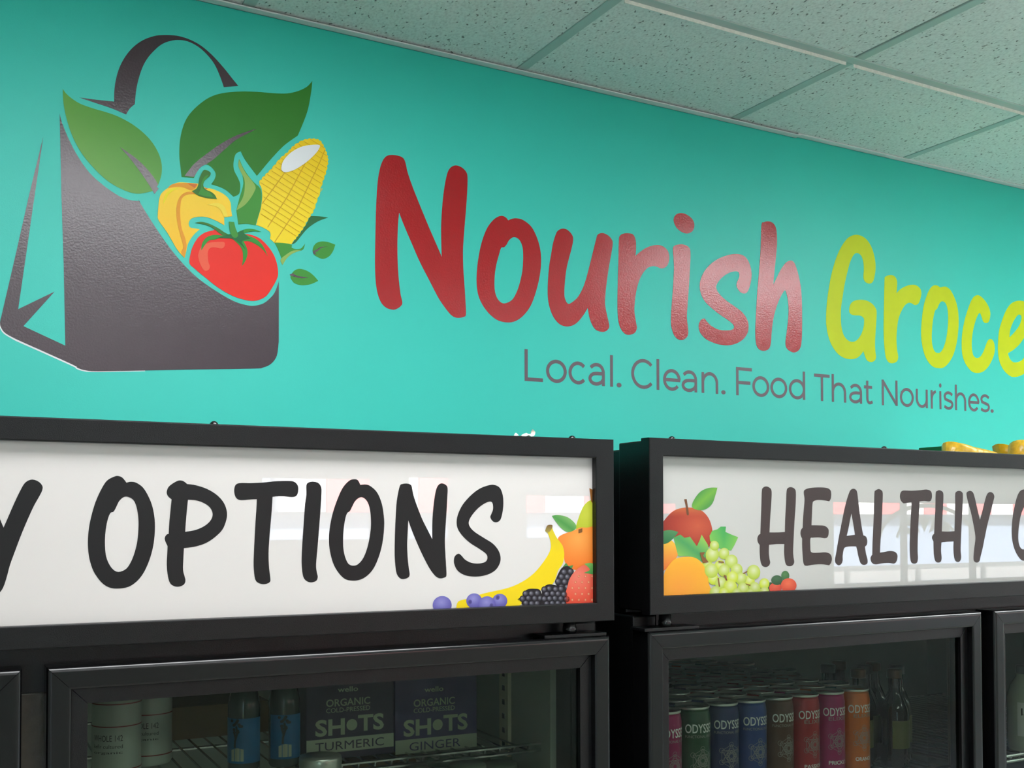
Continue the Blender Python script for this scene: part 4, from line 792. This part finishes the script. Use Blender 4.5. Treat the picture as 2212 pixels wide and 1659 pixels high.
# left cooler
def left_at(px, Y): v = onY(px, 1600, Y); return v.x
mat('milk_plastic', (190, 198, 186), .35, noise=.08, nscale=10); mat('red_line', (140, 40, 40), .5, noise=.1); mat('label_blue', (20, 104, 156), .4, noise=.12, nscale=30); mat('tree_ink', (30, 44, 36), .6, noise=.1)
mat('purple_box', (64, 54, 96), .5, noise=.1, nscale=8); mat('plum_box', (52, 40, 66), .5, noise=.1, nscale=8); mat('box_band', (178, 186, 160), .5, noise=.05); mat('text_sage', (168, 178, 148), .5, noise=.05)
mat('jar_glass', (60, 72, 66), .1, noise=.1); mat('pale_lid', (120, 134, 116), .4, noise=.1); mat('green_food', (90, 110, 50), .6, noise=.3, nscale=60); mat('carton', (120, 96, 60), .7, noise=.15, nscale=20)
for i, (px, Y, lb) in enumerate(((252, .24, 'tall milky bottle with red lines, nearest the left door edge'), (322, .31, 'tall milky bottle behind the first one at left'))):
    x = left_at(px, Y); r = .031
    t = bottle('milk_bottle', [(.028, 0), (r, .005), (r, .10), (.029, .108), (.022, .122), (.014, .132), (.013, .15)], 'milk_plastic', None, 'milk_plastic', None, None, (x, Y, SH1), lb, group='milky bottles in the left cooler')
    for j, z in enumerate((.014, .070, .099)):
        lathe('red_ring', [(r+.0003, z), (r+.0004, z+.0015)], 'red_line', t, 28, caps=False)
    bb = t.children[0]
    for j, (s, z, h) in enumerate((('WHOLE 142', .052, .008), ('kefir cultured', .043, .005), ('organic', .035, .004))):
        text_on('printed_line', lambda a, c_: ((r+.0004)*math.cos(-math.pi/2-.35+(a-.5)*1.3), (r+.0004)*math.sin(-math.pi/2-.35+(a-.5)*1.3), z+c_*h), s, 'vinyl_grey', bb)
for px, Y, lb in ((527, .2, 'blue labelled water bottle left of its twin'), (614, .2, 'blue labelled water bottle beside the turmeric box')):
    x = left_at(px, Y); r = .0215
    t = bottle('water_bottle', [(.019, 0), (r, .004), (r, .088), (.018, .108), (.012, .122), (.0115, .14)], 'jar_glass', None, 'cap_black', (r, .012, .072, -1.5, 1.3), 'label_blue', (x, Y, SH1), lb, group='blue labelled bottles in the left cooler')
    lab = t.children[2]
    def cyl(a, z, o=.0008): return ((r+o)*math.cos(-math.pi/2+a), (r+o)*math.sin(-math.pi/2+a), z)
    mesh('label_panel', [cyl(-.85, .015), (cyl(-.45, .015)), cyl(-.05, .015), cyl(-.05, .031), cyl(-.45, .033), cyl(-.85, .030)], [(0, 1, 4, 5), (1, 2, 3, 4)], 'box_band', lab, local=True)
    g = random.Random(3); vs_, fs = [], []
    for tr_ in ([(-.6, .033), (-.58, .042), (-.5, .048), (-.38, .056)], [(-.55, .046), (-.65, .054)], [(-.45, .052), (-.5, .062)]):
        v, f = stroke_faces([(a*r, z) for a, z in tr_], .0028); k = len(vs_); vs_ += [cyl(a/r, z, .0009) for a, z in v]; fs += [tuple(k+i for i in q) for q in f]
    for i in range(14):
        a0, z0 = -.5+g.uniform(-.32, .32), .062+g.uniform(-.009, .010); k = len(vs_); vs_ += [cyl(a0+.11*math.cos(t_), z0+.0022*math.sin(t_), .0009) for t_ in (0, 1.05, 2.1, 3.14, 4.2, 5.2)]; fs.append(tuple(range(k, k+6)))
    mesh('printed_tree', vs_, fs, 'tree_ink', lab, local=True)
def shot_box(pxl, pxr, Y, color, flavour, label):
    xa, xb = left_at(pxl, Y), left_at(pxr, Y); w = (xb-xa)/math.cos(TH1); z0 = SH1
    t = empty('shot_box', (xa, Y, z0), TH1, label=label, cat='drink box', group='purple boxes in the left cooler')
    b = box('carton', (0, 0, 0), (w, .07, .155), color, t, .0012)
    def zp(py): return onY((pxl+pxr)/2, py, Y).z-z0
    mesh('flavour_band', [(0.0006, -.0004, zp(1621)), (w-.0006, -.0004, zp(1621)), (w-.0006, -.0004, zp(1591)), (.0006, -.0004, zp(1591))], [(0, 1, 2, 3)], 'box_band', t, local=True)
    def line(s, f0, f1, pa, pb, m, bold=.0): text_on('printed_text', lambda a, c_: (w*(f0+(f1-f0)*a), -.0008, zp(pb)+(zp(pa)-zp(pb))*c_), s, m, t, bold)
    o_ = 0
    line(flavour, .17 if len(flavour) < 7 else .10, .79 if len(flavour) < 7 else .88, 1598, 1616, color, 0)
    line('SH', .10, .43, 1549, 1585, 'text_sage', .03); line('TS', .58, .88, 1545, 1581, 'text_sage', .03)
    cx, cz, rr = w*.51, zp(1565), w*.062
    mesh('printed_disc', [(cx+rr*math.cos(i*.3927), -.0008, cz+rr*math.sin(i*.3927)) for i in range(16)], [tuple(range(16))], 'text_sage', t, local=True)
    line('COLD-PRESSED', .22, .72, 1526, 1536, 'text_sage', .01); line('ORGANIC', .22, .72, 1507, 1523, 'text_sage', .015); line('wello', .35, .58, 1482, 1493, 'text_sage', .015)
shot_box(661, 848, .2, 'plum_box', 'TURMERIC', 'dark plum box of turmeric shots')
shot_box(853, 1027, .2, 'purple_box', 'GINGER', 'purple box of ginger shots right of the turmeric box')
# jars standing on the shelf below
LOW = 1.3625
def jar(px, py, Y, r, label, lidm, body, group=None, tall=True):
    v = onY(px, py, Y); h = (min(v.z, 1.535) if Y > .105 else v.z)-LOW
    t = empty('jar', (v.x, Y, LOW), label=label, cat='jar', group=group)
    lathe('jar_body', [(r*.9, 0), (r, .004), (r, h-.03), (r*.86, h-.018), (r*.86, h-.006)], body, t, 28)
    lathe('jar_lid', [(r*.9, h-.017), (r*.93, h-.016), (r*.91, h-.013), (r*.93, h-.011), (r*.93, h-.003), (r*.90, h), (0, h)], lidm, t, 40, caps=False)
jar(692, 1632, .104, .030, 'mason jar with silver screw lid in front of the turmeric box', 'steel', 'jar_glass')
for i, (px, py, Y, lb) in enumerate(((885, 1640, .16, 'round lidded jar below the left end of the ginger box'), (960, 1634, .19, 'round lidded jar below the middle of the ginger box'), (1022, 1627, .23, 'round lidded jar below the right end of the ginger box'), (1010, 1650, .13, 'round lidded jar with greens, nearest the glass'), (1078, 1648, .15, 'round lidded jar right of the one with greens'), (1078, 1630, .24, 'round lidded jar beside the slotted shelf strip'), (940, 1655, .11, 'round lidded jar at the bottom edge under the ginger box'))):
    jar(px, py, Y, .029, lb, 'pale_lid', 'green_food' if i in (3, 4) else 'jar_glass', 'lidded jars on the lower shelf of the left cooler')
t = box('cardboard_tray', (.60, .45, LOW), (.78, .62, LOW+.12), 'carton'); tag(t, 'brown cardboard tray deep on the lower shelf beside the shelf strip', 'tray')
t = box('cardboard_tray', (.36, .45, SH1), (.52, .6, SH1+.05), 'carton'); tag(t, 'brown cardboard tray behind the blue labelled bottles', 'tray')

# ------------------------------------------------------------------ on top of the coolers
mat('snack_yellow', (238, 178, 16), .32, noise=.25, nscale=45, bump=1.0, bscale=60); mat('snack_gold', (238, 186, 50), .25, noise=.35, nscale=70, bump=1.2, bscale=80)
mat('green_carton', (14, 96, 50), .5, noise=.1); mat('scrap', (236, 226, 214), .8, noise=.1)
top2 = zt2-.012
def snack(name, px, Y, dep, m, label):
    """pillow bag: outline traced at its own depth, puffed front and back, standing on the cooler's top"""
    pts = [onY(x, y, Y) for x, y in px]; n = len(pts); c0 = sum(pts, Vector())/n
    vs_, fs = [], []
    for k, (s, dy) in enumerate(((1, 0), (.96, -.35), (.8, -.8), (.45, -1), (1, 0), (.96, .35), (.8, .8), (.45, 1))):
        for p in pts: q = c0+(p-c0)*s; vs_.append((q.x, Y+dy*dep, max(top2+.0005, q.z)))
    for k in (0, 1, 2, 4, 5, 6):
        for i in range(n):
            f = (k*n+i, k*n+(i+1) % n, (k+1)*n+(i+1) % n, (k+1)*n+i); fs.append(f if k < 4 else f[::-1])
    fs.append(tuple(range(3*n, 4*n))); fs.append(tuple(range(7*n, 8*n))[::-1])
    return tag(mesh(name, vs_, fs, m, None, True), label, 'snack bag', 'snack bags on the right cooler')
Yb = .28
def low(x): return (x, 1015)
snack('snack_bag', [(2044, 955), (2049, 953.5), (2064, 957), (2080, 963), (2096, 966), (2118, 971), (2140, 977), (2160, 990), low(2160), low(2130), low(2090), low(2050), (2043, 985)], Yb, .03, 'snack_gold', 'crinkled gold snack bag lying on the right cooler beside a green box')
snack('snack_bag', [(2157, 958.5), (2170, 961), (2186, 966), (2196, 964), (2204, 970), (2204, 990), low(2200), low(2165), (2162, 985)], Yb+.11, .03, 'snack_yellow', 'plain yellow snack bag behind the one at the right edge')
snack('snack_bag', [(2192, 958), (2196, 951), (2206, 949.5), (2225, 951), (2240, 960), low(2240), low(2215), low(2192), (2190, 980)], Yb-.03, .025, 'snack_gold', 'crinkled gold snack bag at the right edge of the picture')
v = onY(2032, 964, Yb+.08); v2 = onY(2062, 964, Yb+.08)
tag(box('green_box', (v.x, Yb+.06, top2+.0005), (v2.x, Yb+.14, v.z), 'green_carton', None, .001), 'small dark green box behind the gold snack bag', 'box')
# scrap of paper and a curled strip on the left cooler's header
sc = empty('paper_scrap', onY(1130, 941, .045), label='torn white paper scraps on top of the left cooler', cat='paper')
for pts, w in (([(1111, 943), (1113, 937), (1116, 937.5), (1119, 941)], .006), ([(1126, 942), (1131, 939), (1137, 937), (1142, 939.5), (1147, 939), (1150, 936), (1151, 931), (1150.5, 929)], .007)):
    q = [onY(x, y, .045) for x, y in pts]; vs_, fs = [], []
    for i, p_ in enumerate(q): vs_ += [(p_.x, .045-w, p_.z-.0025), (p_.x, .045, p_.z+.0012), (p_.x+.001, .045+w, p_.z-.002)]
    for i in range(len(q)-1): k = 3*i; fs += [(k, k+3, k+4, k+1), (k+1, k+4, k+5, k+2)]
    mesh('paper_strip', vs_, fs, 'scrap', sc, True)

# ------------------------------------------------------------------ the street outside, seen only as reflections
tag(box('street', (-60, -80, -.3), (80, YF-.12, -.1), 'asphalt'), 'grey street outside the shop windows', 'street', kind='structure')
tag(box('grass_verge', (-60, -20, -.1), (80, -15, -.04), 'grass'), 'grass verge across the street', 'verge', kind='structure')
tag(box('pavement', (-60, -13, -.1), (80, YF-.12, -.05), 'sidewalk'), 'pale pavement in front of the shop', 'pavement', kind='structure')
sh = empty('shop_building', (20, -34, -.1), label='shop with red and white striped front across the street', cat='building')
box('wall', (-20, -40, -.1), (70, -34.2, 4.6), 'grey_blue', sh, local=False)
for i in range(30): box('stripe', (8+i*1.6, -34.2, 2.3), (9.55+i*1.6, -33.6, 3.9), 'awning_red' if i % 2 else 'awning_white', sh, local=False)
fe = empty('street_railing', (16, -14, -.05), label='dark railing along the pavement', cat='railing')
box('rail', (-5, -14.03, .95), (50, -13.97, 1.05), 'rail', fe, local=False); box('rail', (-5, -14.02, .55), (50, -13.98, .6), 'rail', fe, local=False)
for i in range(26): box('post', (-4+i*2, -14.04, -.05), (-3.92+i*2, -13.96, 1.05), 'rail', fe, local=False)

mat('sticker', (150, 140, 96), .6, noise=.1)
PP = YF-.066
def mirrored(px, py):
    h = F2.PS.hit(px, py); r = ray(px, py); t = (h.y-PP)/r.y; return (h.x+r.x*t, h.z+r.z*t)
def L2(x, y): return mirrored(1740+x/4.3665, 960+y/4.3665)
dec = empty('window_sticker', (9.2, PP, 1.3), label='olive arch with petals stuck on the street window, mirrored in the right sign', cat='window sticker')
PD = Plane((0, PP, 0), math.pi)          # faces the room
def arcs(pts, w): return ([(-L2(*q)[0], L2(*q)[1]) for q in pts], w, False)
ribbons('arch', PD, [arcs([(1140+r*math.cos(math.radians(a))*1.1, 890-r*.78*math.sin(math.radians(a))) for a in range(4, 180, 6)], w) for r, w in ((400, .045), (250, .035))], 'sticker', dec, .001)
for a in (30, 58, 90, 122, 150):
    p_ = [(1120+r*1.25*math.cos(math.radians(a+d)), 890-r*math.sin(math.radians(a+d))) for r, d in ((60, 0), (130, 10), (205, 12), (220, 0), (205, -12), (130, -10))]
    q_ = [L2(*v_) for v_ in p_]; mesh('petal', [(x, PP+.001, z) for x, z in q_], [tuple(range(6))], 'sticker', dec)
